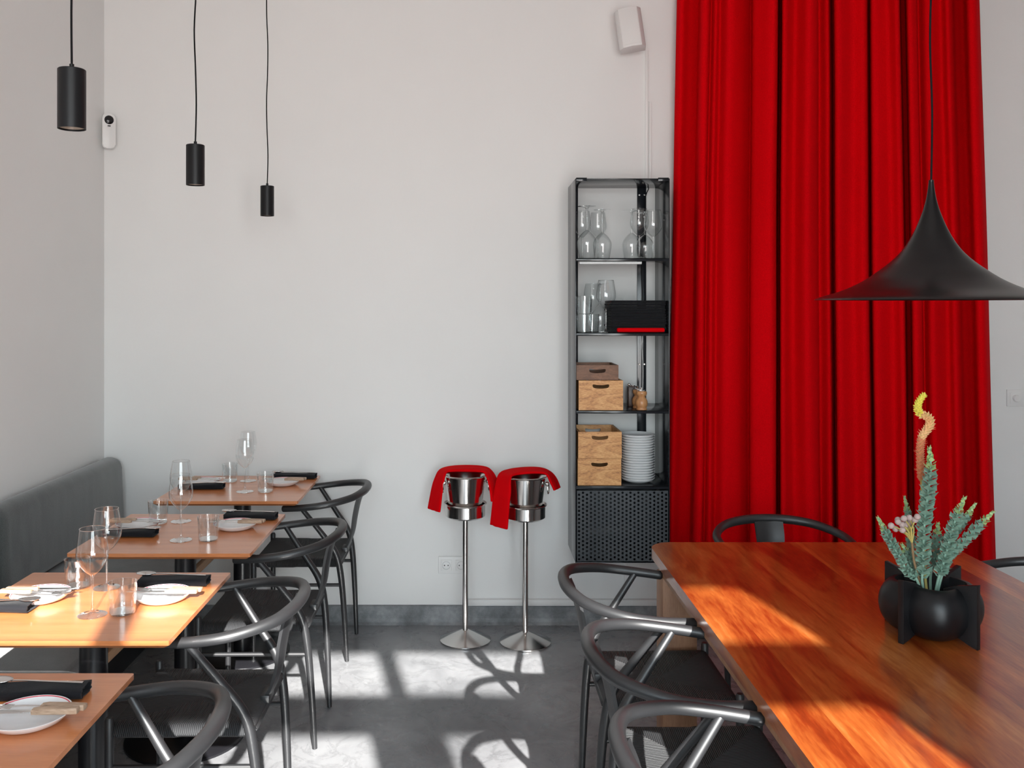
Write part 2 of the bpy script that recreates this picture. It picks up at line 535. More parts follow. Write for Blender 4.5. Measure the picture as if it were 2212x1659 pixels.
# ------------------------------------------------------------------ the room
WY = 4.55                    # back wall
LX = -1.855                  # left wall
RX = 5.2
CZ = 3.9
struct('floor', box(BM(), LX, RX, YW, WY, -0.1, 0.0), M['floor'])
struct('ceiling', box(BM(), LX - .2, RX + .2, YW - .2, WY + .2, CZ, CZ + 0.1), M['ceiling'])
struct('wall_back', box(BM(), LX - .2, RX + .2, WY, WY + 0.15, -0.1, CZ), M['wall'])
struct('wall_left', box(BM(), LX - 0.15, LX, YW - .2, WY, -0.1, CZ), M['wall'])
struct('wall_right', box(BM(), RX, RX + 0.15, YW - .2, WY, -0.1, CZ), M['wall'])
# window wall with its openings: boxes around the panes
xs = sorted({LX, RX} | {v for p in PANES for v in (p[0], p[1])})
zs = sorted({-0.1, CZ} | {v for p in PANES for v in (p[2], p[3])})
bm = BM()
ALLP = PANES
for i in range(len(xs) - 1):
    for j in range(len(zs) - 1):
        cx, cz = (xs[i] + xs[i + 1]) / 2, (zs[j] + zs[j + 1]) / 2
        if any(p[0] < cx < p[1] and p[2] < cz < p[3] for p in ALLP):
            continue
        box(bm, xs[i], xs[i + 1], YW - 0.06, YW, zs[j], zs[j + 1])
struct('wall_front', bm, M['wall'])
# concrete skirting along the back wall, white trunking above it
bm = BM()
prism(bm, [(WY, 0.0), (WY - .035, 0.0), (WY - .024, .012), (WY - .018, .03), (WY - .016, .09), (WY, .092)], LX, RX, axis='X')
struct('baseboard_back', bm, M['skirting'])
bm = BM()
prism(bm, [(LX, 0.0), (LX + .02, 0.0), (LX + .02, .09), (LX, .09)], YW, WY - .03, axis='Y')
struct('baseboard_left', bm, M['skirting'])

# ------------------------------------------------------------------ curtain
def curtain():
    ctrl = [(1443, .03), (1455, .05), (1470, .03), (1488, .02), (1493, .03), (1498, .10), (1512, .115), (1519, .08), (1530, .105), (1541, .085), (1560, .12),
            (1590, .10), (1612, .06), (1619, .12), (1650, .145), (1668, .13), (1672, .02), (1679, .01), (1684, .125), (1710, .095), (1738, .135), (1757, .12),
            (1764, .075), (1784, .105), (1790, .06), (1798, .02), (1804, .12), (1840, .10), (1868, .125), (1875, .05), (1880, .04), (1886, .115), (1920, .09),
            (1944, .12), (1950, .0), (1961, -.005), (1966, .11), (1984, .11), (1990, .06), (2010, .10), (2040, .075), (2055, .105), (2066, .09), (2074, .045), (2096, .035),
            (2104, .105), (2122, .11), (2130, .05)]
    n = len(ctrl)
    pts = catmull([(c[0], c[1], 0) for c in ctrl], 5)
    rows = []
    zs_ = [0.03 + (3.72 - 0.03) * i / 46 for i in range(47)]
    bm = BM()
    for z in zs_:
        row = []
        tz = (z - 0.3) / 2.8
        left = 1441 + 22 * max(0, tz) ** 1.2
        right = 2150 - 34 * tz
        for p in pts:
            u = (p.x - 1443) / (2130 - 1443)
            x = left + (right - left) * u
            x += 3.0 * noise.noise(Vector((u * 9, z * 0.8, 2.0))) + 7 * max(0, 0.9 - z) * noise.noise(Vector((u * 7, z * 1.3, 9.0)))
            d = p.y * 2.0 * (1.0 + 0.22 * noise.noise(Vector((u * 13, z * 0.55, 5.0)))) + 0.02 * noise.noise(Vector((u * 5, z * 0.9, 1.0)))
            yy = 4.53 - max(d, -.01)
            row.append(bm.verts.new(((x - 1020) * yy / F, yy, z)))
        rows.append(row)
    for a, b in zip(rows, rows[1:]):
        for i in range(len(a) - 1):
            bm.faces.new((a[i], a[i + 1], b[i + 1], b[i]))
    o = obj('curtain', bm, M['curtain'], angle=180)
    so_ = o.modifiers.new('thickness', 'SOLIDIFY')
    so_.thickness = 0.004
    so_.offset = 0
    tag(o, 'tall red curtain hanging in deep folds behind the big wooden table', 'curtain')
    rod = tube(BM(), [(.9, 4.42, 3.76), (2.62, 4.42, 3.76)], .014)
    bm2 = rod
    tube(bm2, [(.93, 4.42, 3.76), (.93, 4.42, 3.9)], .008)
    tube(bm2, [(2.6, 4.42, 3.76), (2.6, 4.42, 3.9)], .008)
    r = obj('curtain_rod', bm2, M['black'])
    tag(r, 'black rod under the ceiling carrying the red curtain', 'curtain rod')
curtain()

# ------------------------------------------------------------------ bench along the left wall
def bench():
    t = thing('upholstered_bench', 'long grey velour bench with padded backrest along the white wall', 'bench', (LX, 3.0, 0))
    y0, y1 = -0.9 - 3.0, 4.53 - 3.0
    obj('bench_base', box(BM(), 0.03, 0.33, y0, y1, 0.0, 0.40), M['black'], t)
    obj('seat_board', box(BM(), 0.008, 0.635, y0, y1, 0.40, 0.435, .003), M['bench_wood'], t, label='light wooden board under the seat cushions')
    for a, b in ((0.10, 1.53), (-1.35, 0.095), (-3.9, -1.355)):
        bm = BM()
        box(bm, 0.03, 0.625, a, b, 0.435, 0.485, .022, 4)
        obj('seat_cushion', bm, M['velvet'], t)
    for a, b in ((0.33, 1.515), (-0.9, 0.325), (-2.2, -0.905)):
        bm = BM()
        box(bm, 0.010, 0.130, a, b, 0.50, 0.85, .052, 5)
        for v in bm.verts:
            if v.co.x > .06 and v.co.z > .6: v.co.x -= .012 * (v.co.z - .6) / .25
        obj('backrest', bm, M['velvet'], t)
bench()

# ------------------------------------------------------------------ wishbone armchairs
def make_chair():
    t = bpy.data.objects.new('armchair', None); C.objects.link(t)
    half = [(.228, .05, .700), (.246, -.05, .709), (.238, -.15, .722), (.180, -.242, .737), (.095, -.283, .747)]
    path = catmull(half + [(0, -.294, .750)] + [(-x, y, z) for x, y, z in half[::-1]], 8)
    rr = [.0145 + .0035 * math.exp(-((i / (len(path) - 1) - .5) / .25) ** 2) for i in range(len(path))]
    obj('arm_bow', tube(BM(), path, rr, 14, round_cap=True), M['tube'], t)
    for s in (-1, 1):
        p = catmull([(s * .168, -.222, .003), (s * .182, -.212, .22), (s * .196, -.198, .40), (s * .203, -.175, .50), (s * .215, -.115, .59), (s * .240, -.035, .700)], 7)
        obj('rear_leg', tube(BM(), p, [.0095, .0125, .0145, .0145, .0125, .0105], 12), M['tube'], t)
        obj('front_leg', tube(BM(), [(s * .200, .190, .003), (s * .198, .190, .25), (s * .196, .190, .480), (s * .196, .190, .487)], [.009, .012, .0125, .009], 12), M['tube'], t)
        obj('side_stretcher', tube(BM(), [(s * .1975, .190, .352), (s * .193, -.203, .352)], .0078, 10), M['tube'], t)
    # seat frame rails
    obj('seat_rail', tube(BM(), [(.196, .19, .445), (-.196, .19, .445)], .010, 8), M['tube'], t)
    obj('seat_rail', tube(BM(), [(.19, -.19, .445), (-.19, -.19, .445)], .010, 8), M['tube'], t)
    # woven seat: rounded over the rails, dipping in the middle
    bm = BM()
    nx, ny = 26, 26
    grid = []
    def edge(v):          # 0 inside, 1 at the rim
        a = max(0, (abs(v) - .86) / .14)
        return 1 - math.sqrt(max(0, 1 - a * a))
    for j in range(ny + 1):
        v = -1 + 2 * j / ny
        row = []
        for i in range(nx + 1):
            u = -1 + 2 * i / nx
            w = .206 if v > 0 else .200
            rim = max(edge(u), edge(v))
            z = .468 - .026 * rim - .014 * (1 - u * u) * (1 - v * v)
            cr_ = .0
            x, y = u * w, v * .203
            if abs(u) > .88 and abs(v) > .88:
                x *= .965; y *= .965
            row.append(bm.verts.new((x, y, z)))
        grid.append(row)
    low = []
    for j in range(ny + 1):
        row = []
        for i in range(nx + 1):
            c = grid[j][i].co
            rim = max(edge(-1 + 2 * i / nx), edge(-1 + 2 * j / ny))
            row.append(bm.verts.new((c.x, c.y, .428 + .012 * rim)))
        low.append(row)
    for g, fl in ((grid, False), (low, True)):
        for j in range(ny):
            for i in range(nx):
                q = (g[j][i], g[j][i + 1], g[j + 1][i + 1], g[j + 1][i])
                bm.faces.new(q[::-1] if fl else q)
    for i in range(nx):
        bm.faces.new((grid[0][i], low[0][i], low[0][i + 1], grid[0][i + 1]))
        bm.faces.new((grid[ny][i + 1], low[ny][i + 1], low[ny][i], grid[ny][i]))
        bm.faces.new((grid[i + 1][0], low[i + 1][0], low[i][0], grid[i][0]))
        bm.faces.new((grid[i][nx], low[i][nx], low[i + 1][nx], grid[i + 1][nx]))
    obj('seat', bm, M['cord'], t, angle=80)
    # curved back splat
    cl = catmull([(0, -.283, .742), (0, -.262, .690), (0, -.246, .62), (0, -.234, .55), (0, -.212, .49), (0, -.186, .452)], 5)
    wd = [.056, .055, .050, .040, .030, .023]
    wl = lerp_list(wd, len(cl))
    bm = BM()
    fr, bk = [], []
    for i, p in enumerate(cl):
        a = cl[max(0, i - 1)]; b = cl[min(len(cl) - 1, i + 1)]
        tv = (b - a).normalized(); nv = Vector((0, -tv.z, tv.y)).normalized() * .0045
        rf, rb = [], []
        for k in range(7):
            u = -1 + 2 * k / 6
            bow = Vector((u * wl[i], .012 * u * u * (wl[i] / .05), 0))
            rf.append(bm.verts.new(p + bow + nv)); rb.append(bm.verts.new(p + bow - nv))
        fr.append(rf); bk.append(rb)
    n = len(cl)
    for i in range(n - 1):
        for k in range(6):
            bm.faces.new((fr[i][k], fr[i][k + 1], fr[i + 1][k + 1], fr[i + 1][k]))
            bm.faces.new((bk[i][k + 1], bk[i][k], bk[i + 1][k], bk[i + 1][k + 1]))
        bm.faces.new((fr[i][0], fr[i + 1][0], bk[i + 1][0], bk[i][0]))
        bm.faces.new((fr[i][6], bk[i][6], bk[i + 1][6], fr[i + 1][6]))
    for q in (0, n - 1):
        for k in range(6):
            bm.faces.new((fr[q][k], fr[q][k + 1], bk[q][k + 1], bk[q][k]))
    obj('back_splat', bm, M['tube'], t)
    box_ = box(BM(), -.034, .034, -.205, -.178, .452, .476, .004)
    obj('splat_socket', box_, M['tube'], t)
    return t
chair = Kind(make_chair)
LEFT = R(90)      # local +Y (front) turned towards -X
RIGHT = R(-90)
g1 = 'black cord seat armchairs along the row of small tables'
chair('black round-backed armchair at the small table touching the back wall', 'chair', (-.785, 4.225, 0), LEFT, g1)
chair('black round-backed armchair at the second small table from the back wall', 'chair', (-.790, 3.425, 0), LEFT, g1)
chair('black round-backed armchair at the third small table from the back wall', 'chair', (-.790, 2.635, 0), LEFT, g1)
chair('black round-backed armchair at the small table cut by the photo\'s lower left corner', 'chair', (-.815, 1.835, 0), LEFT + R(1), g1)
g2 = 'black armchairs around the big wooden table'
chair('black armchair on the long side of the big table, the one closest to the shelf', 'chair', (.578, 2.785, 0), RIGHT, g2)
chair('middle black armchair of the three on the long side of the big table', 'chair', (.585, 2.250, 0), RIGHT, g2)
chair('black armchair on the long side of the big table, cut by the lower picture edge', 'chair', (.578, 1.735, 0), RIGHT, g2)
chair('black armchair in front of the red curtain at the head of the big table', 'chair', (1.175, 3.31, 0), R(180), g2)
chair('black armchair across the big table by the white wall, only its arm showing', 'chair', (1.73, 2.86, 0), LEFT, g2)

# ------------------------------------------------------------------ small tables
TZ = 0.76
TABLES = [(-1.06, 4.165, 'touching the back wall'), (-1.063, 3.347, 'second from the back wall'),
          (-1.070, 2.55, 'third from the back wall'), (-1.082, 1.772, 'closest to the camera')]
def make_small_table():
    t = bpy.data.objects.new('cafe_table', None); C.objects.link(t)
    bm = BM()
    hx, hy = .311, .290
    top = rounded_rect(-hx, hx, -hy, hy, .006, 3)
    lo = rounded_rect(-hx + .014, hx - .014, -hy + .014, hy - .014, .006, 3)
    a = [bm.verts.new((x, y, TZ)) for x, y in top]
    b = [bm.verts.new((x, y, TZ - .012)) for x, y in top]
    c = [bm.verts.new((x, y, TZ - .022)) for x, y in lo]
    bm.faces.new(a); bm.faces.new(c[::-1])
    for p, q in ((a, b), (b, c)):
        for i in range(len(p)):
            j = (i + 1) % len(p)
            bm.faces.new((p[i], q[i], q[j], p[j]))
    obj('tabletop', bm, M['table'], t, angle=20)
    obj('mounting_plate', box(BM(), -.15, .15, -.15, .15, TZ - .030, TZ - .022, .003), M['black'], t)
    bm = BM()
    lathe(bm, [(0, .02), (.040, .02), (.040, .54), (.0385, .541), (.0385, TZ - .03), (0, TZ - .03)], 32)
    obj('column', bm, M['black'], t)
    obj('foot_plate', lathe(BM(), [(0, 0), (.215, 0), (.215, .008), (.205, .013), (.06, .02), (0, .02)], 48), M['black'], t)
    return t
small_table = Kind(make_small_table)
for x, y, w in TABLES:
    small_table('small oak-topped pedestal table laid for two, %s' % w, 'table', (x, y, 0), 0, 'small oak tables along the bench')

# ------------------------------------------------------------------ table ware
def make_wine_glass():
    t = bpy.data.objects.new('wine_glass', None); C.objects.link(t)
    bowl = [(.0045, .108), (.010, .112), (.020, .121), (.031, .135), (.0390, .150), (.0418, .164), (.0408, .182), (.0375, .206), (.0330, .235)]
    bp = catmull([(r, 0, z) for r, z in bowl], 4)
    obj('bowl', lathe(BM(), [(max(p.x, .0005), p.z) for p in bp], 40), M['glass'], t, angle=180)
    obj('glass_rim', lathe(BM(), [(.0330 + .0008 * math.cos(a), .235 + .0008 * math.sin(a)) for a in [2 * PI * k / 6 for k in range(7)]], 40), M['glass_foot'], t, angle=180)
    st = [(.0052, .109), (.0036, .098), (.0033, .05), (.0036, .022), (.006, .010), (.012, .0055), (.030, .0025), (.0385, .0012), (.0385, .0004), (.0, .0004)]
    obj('stem_and_foot', lathe(BM(), st, 36), M['glass_foot'], t, angle=60)
    return t
wine_glass = Kind(make_wine_glass)

def make_tumbler():
    t = bpy.data.objects.new('tumbler', None); C.objects.link(t)
    obj('glass_wall', lathe(BM(), [(.033, .006), (.0335, .003), (.0385, .086), (.0372, .086), (.0318, .009), (.0, .008)], 40), M['glass'], t, angle=60)
    obj('glass_base', lathe(BM(), [(.0, .0005), (.031, .0005), (.0335, .003), (.033, .007), (0, .007)], 36), M['glass_foot'], t, angle=60)
    return t
tumbler = Kind(make_tumbler)

def make_plate():
    bm = BM()
    prof = [(0, .0015), (.045, .0015), (.048, .0), (.052, .0005), (.068, .008), (.0795, .0195), (.0808, .0215), (.0795, .0222), (.0778, .0215), (.0765, .0200), (.064, .0105), (.050, .0062), (0, .0055)]
    lathe(bm, prof, 56, mats=[0, 0, 0, 0, 0, 0, 0, 0, 1, 0, 0, 0])
    return obj('plate', bm, [M['porcelain'], M['red_line']], angle=70)
plate = Kind(make_plate)

def make_napkin():
    """folded cloth, long axis along X, one end showing the fold"""
    bm = BM()
    n, m_ = 16, 20
    rings = []
    for i in range(n + 1):
        u = -1 + 2 * i / n
        ring = []
        for k in range(m_):
            a = 2 * PI * k / m_
            ca, sa = math.cos(a), math.sin(a)
            x = u * .100 + .004 * noise.noise(Vector((sa * 2, ca * 2, u)))
            y = math.copysign(abs(ca) ** .55, ca) * .034 * (1 + .04 * noise.noise(Vector((u * 3, 0, k * .4))))
            z = .012 + math.copysign(abs(sa) ** .6, sa) * .011 * (1 + .10 * math.sin(u * 4 + k))
            ring.append(bm.verts.new((x, y, max(z, .0005))))
        rings.append(ring)
    for a, b in zip(rings, rings[1:]):
        for k in range(m_):
            bm.faces.new((a[k], a[(k + 1) % m_], b[(k + 1) % m_], b[k]))
    for ring, s in ((rings[0], -1), (rings[-1], 1)):
        c = sum((v.co for v in ring), Vector()) / m_
        prev = ring
        for f_, dx in ((.82, .0), (.80, -.012), (.3, -.012)):
            nr = []
            for v in ring:
                p = c + (v.co - c) * f_
                p.x = v.co.x + s * dx
                nr.append(bm.verts.new(p))
            for k in range(m_):
                bm.faces.new((prev[k], prev[(k + 1) % m_], nr[(k + 1) % m_], nr[k]))
            prev = nr
        bm.faces.new(prev)
    return obj('napkin', bm, M['napkin'], angle=60)
napkin = Kind(make_napkin)

def make_spoon():
    """bowl at +X"""
    t = bpy.data.objects.new('spoon', None); C.objects.link(t)
    hp = catmull([(-.105, 0, .0), (-.03, 0, .002), (.03, 0, .004), (.052, 0, .003)], 6)
    obj('spoon_handle', tube(BM(), hp, [.0050, .0034, .0026, .0034], 10, flat=.45), M['chrome'], t)
    bm = BM()
    rings = []
    for j in range(7):
        f_ = j / 6
        ring = []
        for k in range(20):
            a = 2 * PI * k / 20
            ring.append(bm.verts.new((.078 + .030 * f_ * math.cos(a), .019 * f_ * math.sin(a) * (1 + .12 * math.cos(a)), .005 - .008 * (1 - f_ ** 2))) if j else None)
        rings.append(ring)
    c = bm.verts.new((.078, 0, -.003))
    for k in range(20): bm.faces.new((c, rings[1][k], rings[1][(k + 1) % 20]))
    for j in range(1, 6):
        for k in range(20): bm.faces.new((rings[j][k], rings[j + 1][k], rings[j + 1][(k + 1) % 20], rings[j][(k + 1) % 20]))
    b = obj('spoon_bowl', bm, M['chrome'], t)
    md = b.modifiers.new('t', 'SOLIDIFY'); md.thickness = .0012
    return t
spoon = Kind(make_spoon)

def make_knife():
    """handle at +X, blade to -X"""
    t = bpy.data.objects.new('knife', None); C.objects.link(t)
    obj('handle', prism(BM(), [(.008, -.0065), (.02, -.0085), (.07, -.0075), (.098, -.0095), (.100, 0), (.098, .0095), (.07, .0085), (.02, .0085), (.008, .0065)], .0, .0115, bev=.003), M['handle_wood'], t)
    obj('blade', prism(BM(), [(.012, -.006), (.012, .007), (-.05, .009), (-.085, .006), (-.105, -.001), (-.09, -.006)], .0045, .0063, bev=.0005), M['chrome'], t)
    return t
knife = Kind(make_knife)

def make_fork():
    t = bpy.data.objects.new('fork', None); C.objects.link(t)
    obj('handle', prism(BM(), [(.008, -.0065), (.02, -.0080), (.07, -.0072), (.098, -.0092), (.100, 0), (.098, .0092), (.07, .0080), (.02, .0080), (.008, .0065)], .0, .0110, bev=.003), M['handle_wood'], t)
    bm = BM()
    tube(bm, catmull([(.010, 0, .0055), (-.03, 0, .0055), (-.055, 0, .0035)], 5), .0032, 8, flat=.5)
    box(bm, -.075, -.053, -.011, .011, .002, .0038, .0008)
    for s in (-1.5, -.5, .5, 1.5):
        tube(bm, [(-.073, s * .0058, .003), (-.095, s * .0056, .002), (-.110, s * .0052, .0055)], [.0016, .0015, .0008], 6)
    obj('tines', bm, M['chrome'], t)
    return t
fork = Kind(make_fork)

names = ['the table touching the back wall', 'the second table from the back wall', 'the third table from the back wall', 'the table closest to the camera']
LAY = [  # offsets from each table's middle, read from the photograph
    dict(ga=(.035, -.095), gb=(-.012, .155), ta=(.128, -.095), tb=(-.095, .140), pr=(.172, .062), pl=(-.205, .070), nr=(.200, .225), nl=(-.180, -.025)),
    dict(ga=(.021, -.117), gb=(-.069, .163), ta=(.119, -.117), tb=(-.149, .138), pr=(.172, .052), pl=(-.197, .060), nr=(.193, .205), nl=(-.190, -.055)),
    dict(ga=(.040, -.102), gb=(-.017, .135), ta=(.116, -.087), tb=(-.105, .140), pr=(.187, .024), pl=(-.160, .024), nr=(.175, .165), nl=(-.240, -.060)),
    dict(ga=(.030, -.110), gb=(-.030, .140), ta=(.120, -.100), tb=(-.110, .140), pr=(.190, .045), pl=(-.180, .040), nr=(.150, .168), nl=(-.240, -.060)),
]
for i, (tx, ty, _) in enumerate(TABLES):
    L, nm = LAY[i], names[i]
    def P(k, dz=0.0): return (tx + L[k][0], ty + L[k][1], TZ + .0005 + dz)
    if i < 3:
        wine_glass('empty wine glass on %s, nearer the camera' % nm, 'wine glass', P('ga'), 0, 'wine glasses on the small tables')
        wine_glass('empty wine glass on %s, further from the camera' % nm, 'wine glass', P('gb'), .3, 'wine glasses on the small tables')
        tumbler('clear water tumbler on %s, on the chair side' % nm, 'glass', P('ta'), 0, 'tumblers on the small tables')
        tumbler('clear water tumbler on %s, on the bench side' % nm, 'glass', P('tb'), .5, 'tumblers on the small tables')
    sides = [('pr', 'nr', 1, 'chair side')] + ([('pl', 'nl', -1, 'bench side')] if i < 3 else [])
    for pk, nk, s, sd in sides:
        plate('red-rimmed side plate, %s of %s' % (sd, nm), 'plate', P(pk), 0, 'side plates on the small tables')
        rz = 0 if s > 0 else PI
        k0 = P(pk, .0228)
        knife('wooden-handled knife on plate, %s of %s' % (sd, nm), 'knife', (k0[0] + s * .004, k0[1] - s * .013, k0[2]), rz + R(2 if i != 3 else 4), 'knives on the side plates')
        fork('wooden-handled fork on plate, %s of %s' % (sd, nm), 'fork', (k0[0] + s * .012, k0[1] + s * .012, k0[2]), rz + R(-5 + i), 'forks on the side plates')
        napkin('folded charcoal napkin on the %s of %s' % (sd, nm), 'napkin', P(nk), rz + R((i - 1) * 2 * s), 'charcoal napkins on the small tables')
        n0 = P(nk, .0262)
        spoon('steel spoon on charcoal napkin, %s of %s' % (sd, nm), 'spoon', (n0[0] - s * .012, n0[1] + s * .010, n0[2]), rz + PI + R(-4 * s + i), 'spoons on the napkins')

# ------------------------------------------------------------------ big table
def big_table():
    t = thing('dining_table', 'big red-brown wooden table with a black vase on it', 'table', (1.145, 2.1, 0))
    x0, x1, y0, y1 = .622 - 1.145, 1.672 - 1.145, 0.85 - 2.1, 3.205 - 2.1
    out = rounded_rect(x0, x1, y0, y1, .085, 10)
    bm = prism(BM(), out, TZ - .036, TZ, bev=.004, seg=3)
    obj('tabletop', bm, M['big_table'], t, angle=30)
    bm = BM()
    prism(bm, rounded_rect(x0 + .012, x1 - .012, y0 + .10, y1 - .10, .05, 6), TZ - .066, TZ - .036, bev=.002)
    obj('under_frame', bm, M['leg_wood'], t)
    for lx in (x0 + .012, x1 - .012 - .115):
        for ly in (y1 - .20, y0 + .08):
            obj('leg', box(BM(), lx, lx + .115, ly, ly + .10, 0, TZ - .066 if ly < 0 else TZ - .066, .003), M['leg_wood'], t)
big_table()

# ------------------------------------------------------------------ vase and flowers
def vase():
    cx, cy = 1.170, 2.305
    v = thing('flower_vase', 'matt black ceramic vase with four fins and bulging body', 'vase', (cx, cy, TZ + .0005), R(-14))
    bm = BM()
    seg, rows = 64, 22
    rings = []
    for j in range(rows + 1):
        a = -PI / 2 + (PI * .80) * j / rows
        rf = max(math.cos(a), .001)
        z = .077 + .074 * math.sin(a)
        ring = []
        for k in range(seg):
            th = 2 * PI * k / seg
            rad = (.113 + .010 * math.cos(4 * th)) * (rf ** .52)
            ring.append(bm.verts.new((rad * math.cos(th), rad * math.sin(th), z)))
        rings.append(ring)
    # inner lip and well
    last = rings[-1]
    for sc_, dz in ((.90, .0), (.80, -.02), (.5, -.09)):
        rings.append([bm.verts.new((p.co.x * sc_, p.co.y * sc_, p.co.z + dz)) for p in last])
    for a, b in zip(rings, rings[1:]):
        for k in range(seg):
            bm.faces.new((a[k], a[(k + 1) % seg], b[(k + 1) % seg], b[k]))
    bm.faces.new(rings[0][::-1]); bm.faces.new(rings[-1])
    obj('body', bm, M['vase'], v, angle=60)
    for k in range(4):
        a = R(45 + 90 * k)
        bm = BM()
        prof = [(.038, .128), (.072, .144), (.124, .158), (.124, .0), (.105, .006), (.06, .022), (.030, .028)]
        prism(bm, prof, -.008, .008, axis='Y', bev=.002)
        obj('fin', bm, M['vase'], v, rot=(0, 0, a))
    return cx, cy
VX, VY = vase()

def stem_world(pts, Y0, dy):
    """polyline in photograph pixels -> points at distance Y0, the tip leaning dy further back"""
    n = len(pts)
    out = []
    for i, (px, py) in enumerate(pts):
        t = 1 - i / (n - 1)
        out.append(at(px, py, Y0 + dy * t))
    # take the lower end down into the vase neck
    e = out[-1]
    out.append(Vector((VX + (e.x - VX) * .5, VY + (e.y - VY) * .4, TZ + .085)))
    return out

def leafy_stem(label, pts, Y0, dy, leaf_len, name='succulent_stem', tip=.25):
    path = catmull(stem_world(pts, Y0, dy), 10)     # tip first
    base = path[-1]
    t = thing(name, label, 'flower stem', base)
    local = [p - base for p in path]
    obj('stalk', tube(BM(), local, [.0022, .0032, .0035], 8), M['leaf'], t)
    # leaves: a spiral of short pointed blades
    total = sum((b - a).length for a, b in zip(local, local[1:]))
    bmA, bmB = BM(), BM()
    s_, k, i = 0.0, 0, 0
    step = leaf_len * .13
    dist = [0.0]
    for a, b in zip(local, local[1:]): dist.append(dist[-1] + (b - a).length)
    end = total - .075
    pos = 0.0
    while pos < end:
        while i < len(dist) - 2 and dist[i + 1] < pos: i += 1
        f_ = (pos - dist[i]) / max(1e-6, dist[i + 1] - dist[i])
        c = local[i].lerp(local[i + 1], f_)
        tv = (local[max(i - 1, 0)] - local[min(i + 2, len(local) - 1)]).normalized()
        ref = Vector((1, 0, 0)) if abs(tv.x) < .8 else Vector((0, 0, 1))
        e1 = (ref - tv * ref.dot(tv)).normalized(); e2 = tv.cross(e1)
        ang = k * 2.39996
        rd = e1 * math.cos(ang) + e2 * math.sin(ang)
        sd = tv.cross(rd)
        g = min(1, .35 + pos / (total * .35))
        ln = 1.22 * leaf_len * g * random.uniform(.85, 1.12)
        wd = ln * .46
        up = 1.5 if pos < total * .10 else .62
        d = (rd + tv * up).normalized()
        nn = d.cross(sd)
        b_ = bmB if pos < total * tip * .6 else bmA
        pts_ = [c + rd * .001, c + d * ln * .5 + sd * wd - nn * ln * .05, c + d * ln - nn * ln * -.10, c + d * ln * .5 - sd * wd - nn * ln * .05, c + d * ln * .5 + nn * ln * .10]
        vs = [b_.verts.new(p) for p in pts_]
        for q in ((0, 1, 4), (1, 2, 4), (2, 3, 4), (3, 0, 4), (0, 3, 2, 1)):
            b_.faces.new([vs[x] for x in q])
        pos += step * (.6 + .4 * g); k += 1
    obj('leaves', bmA, M['leaf'], t, smooth=False)
    obj('tip_leaves', bmB, M['leaf_tip'], t, smooth=False, label='yellow-green young leaves')
    return t

def Q(l): return [(1840 + x / 2.766, 820 + y / 2.766) for x, y in l]
gs = 'succulent stems in the black vase'
def S(label, l, Y0, dy, ln): leafy_stem(label, Q(l), Y0, dy, ln).__setitem__('group', gs)
S('tallest upright blue-green succulent stem in the black vase', [(463, 408), (472, 540), (452, 700), (435, 850), (428, 1000), (425, 1130), (420, 1200)], 2.27, .0, .023)
S('broad pale succulent stem leaning right, with the highest tip right of the tall one', [(672, 708), (612, 860), (572, 1000), (540, 1120), (515, 1200)], 2.27, -.02, .020)
S('slim succulent stem between the broad leaning one and the lowest right one', [(738, 742), (665, 850), (605, 930), (560, 1050), (530, 1190)], 2.32, .03, .015)
S('succulent stem reaching furthest towards the white wall, yellow tipped', [(845, 790), (750, 885), (655, 985), (585, 1050), (535, 1180)], 2.29, .0, .017)
S('succulent stem leaning out furthest towards the shelf', [(155, 825), (218, 940), (280, 1050), (330, 1140), (390, 1200)], 2.27, .0, .016)
S('short succulent stem standing behind the pink balls', [(315, 700), (332, 780), (350, 900), (358, 1080), (400, 1190)], 2.35, .03, .014)
S('short dark succulent stem directly behind the tallest one', [(515, 860), (508, 960), (492, 1080), (470, 1180)], 2.35, .02, .018)
S('low succulent stem in the shade, beneath the pink balls', [(300, 985), (335, 1050), (360, 1120), (400, 1190)], 2.31, .02, .015)

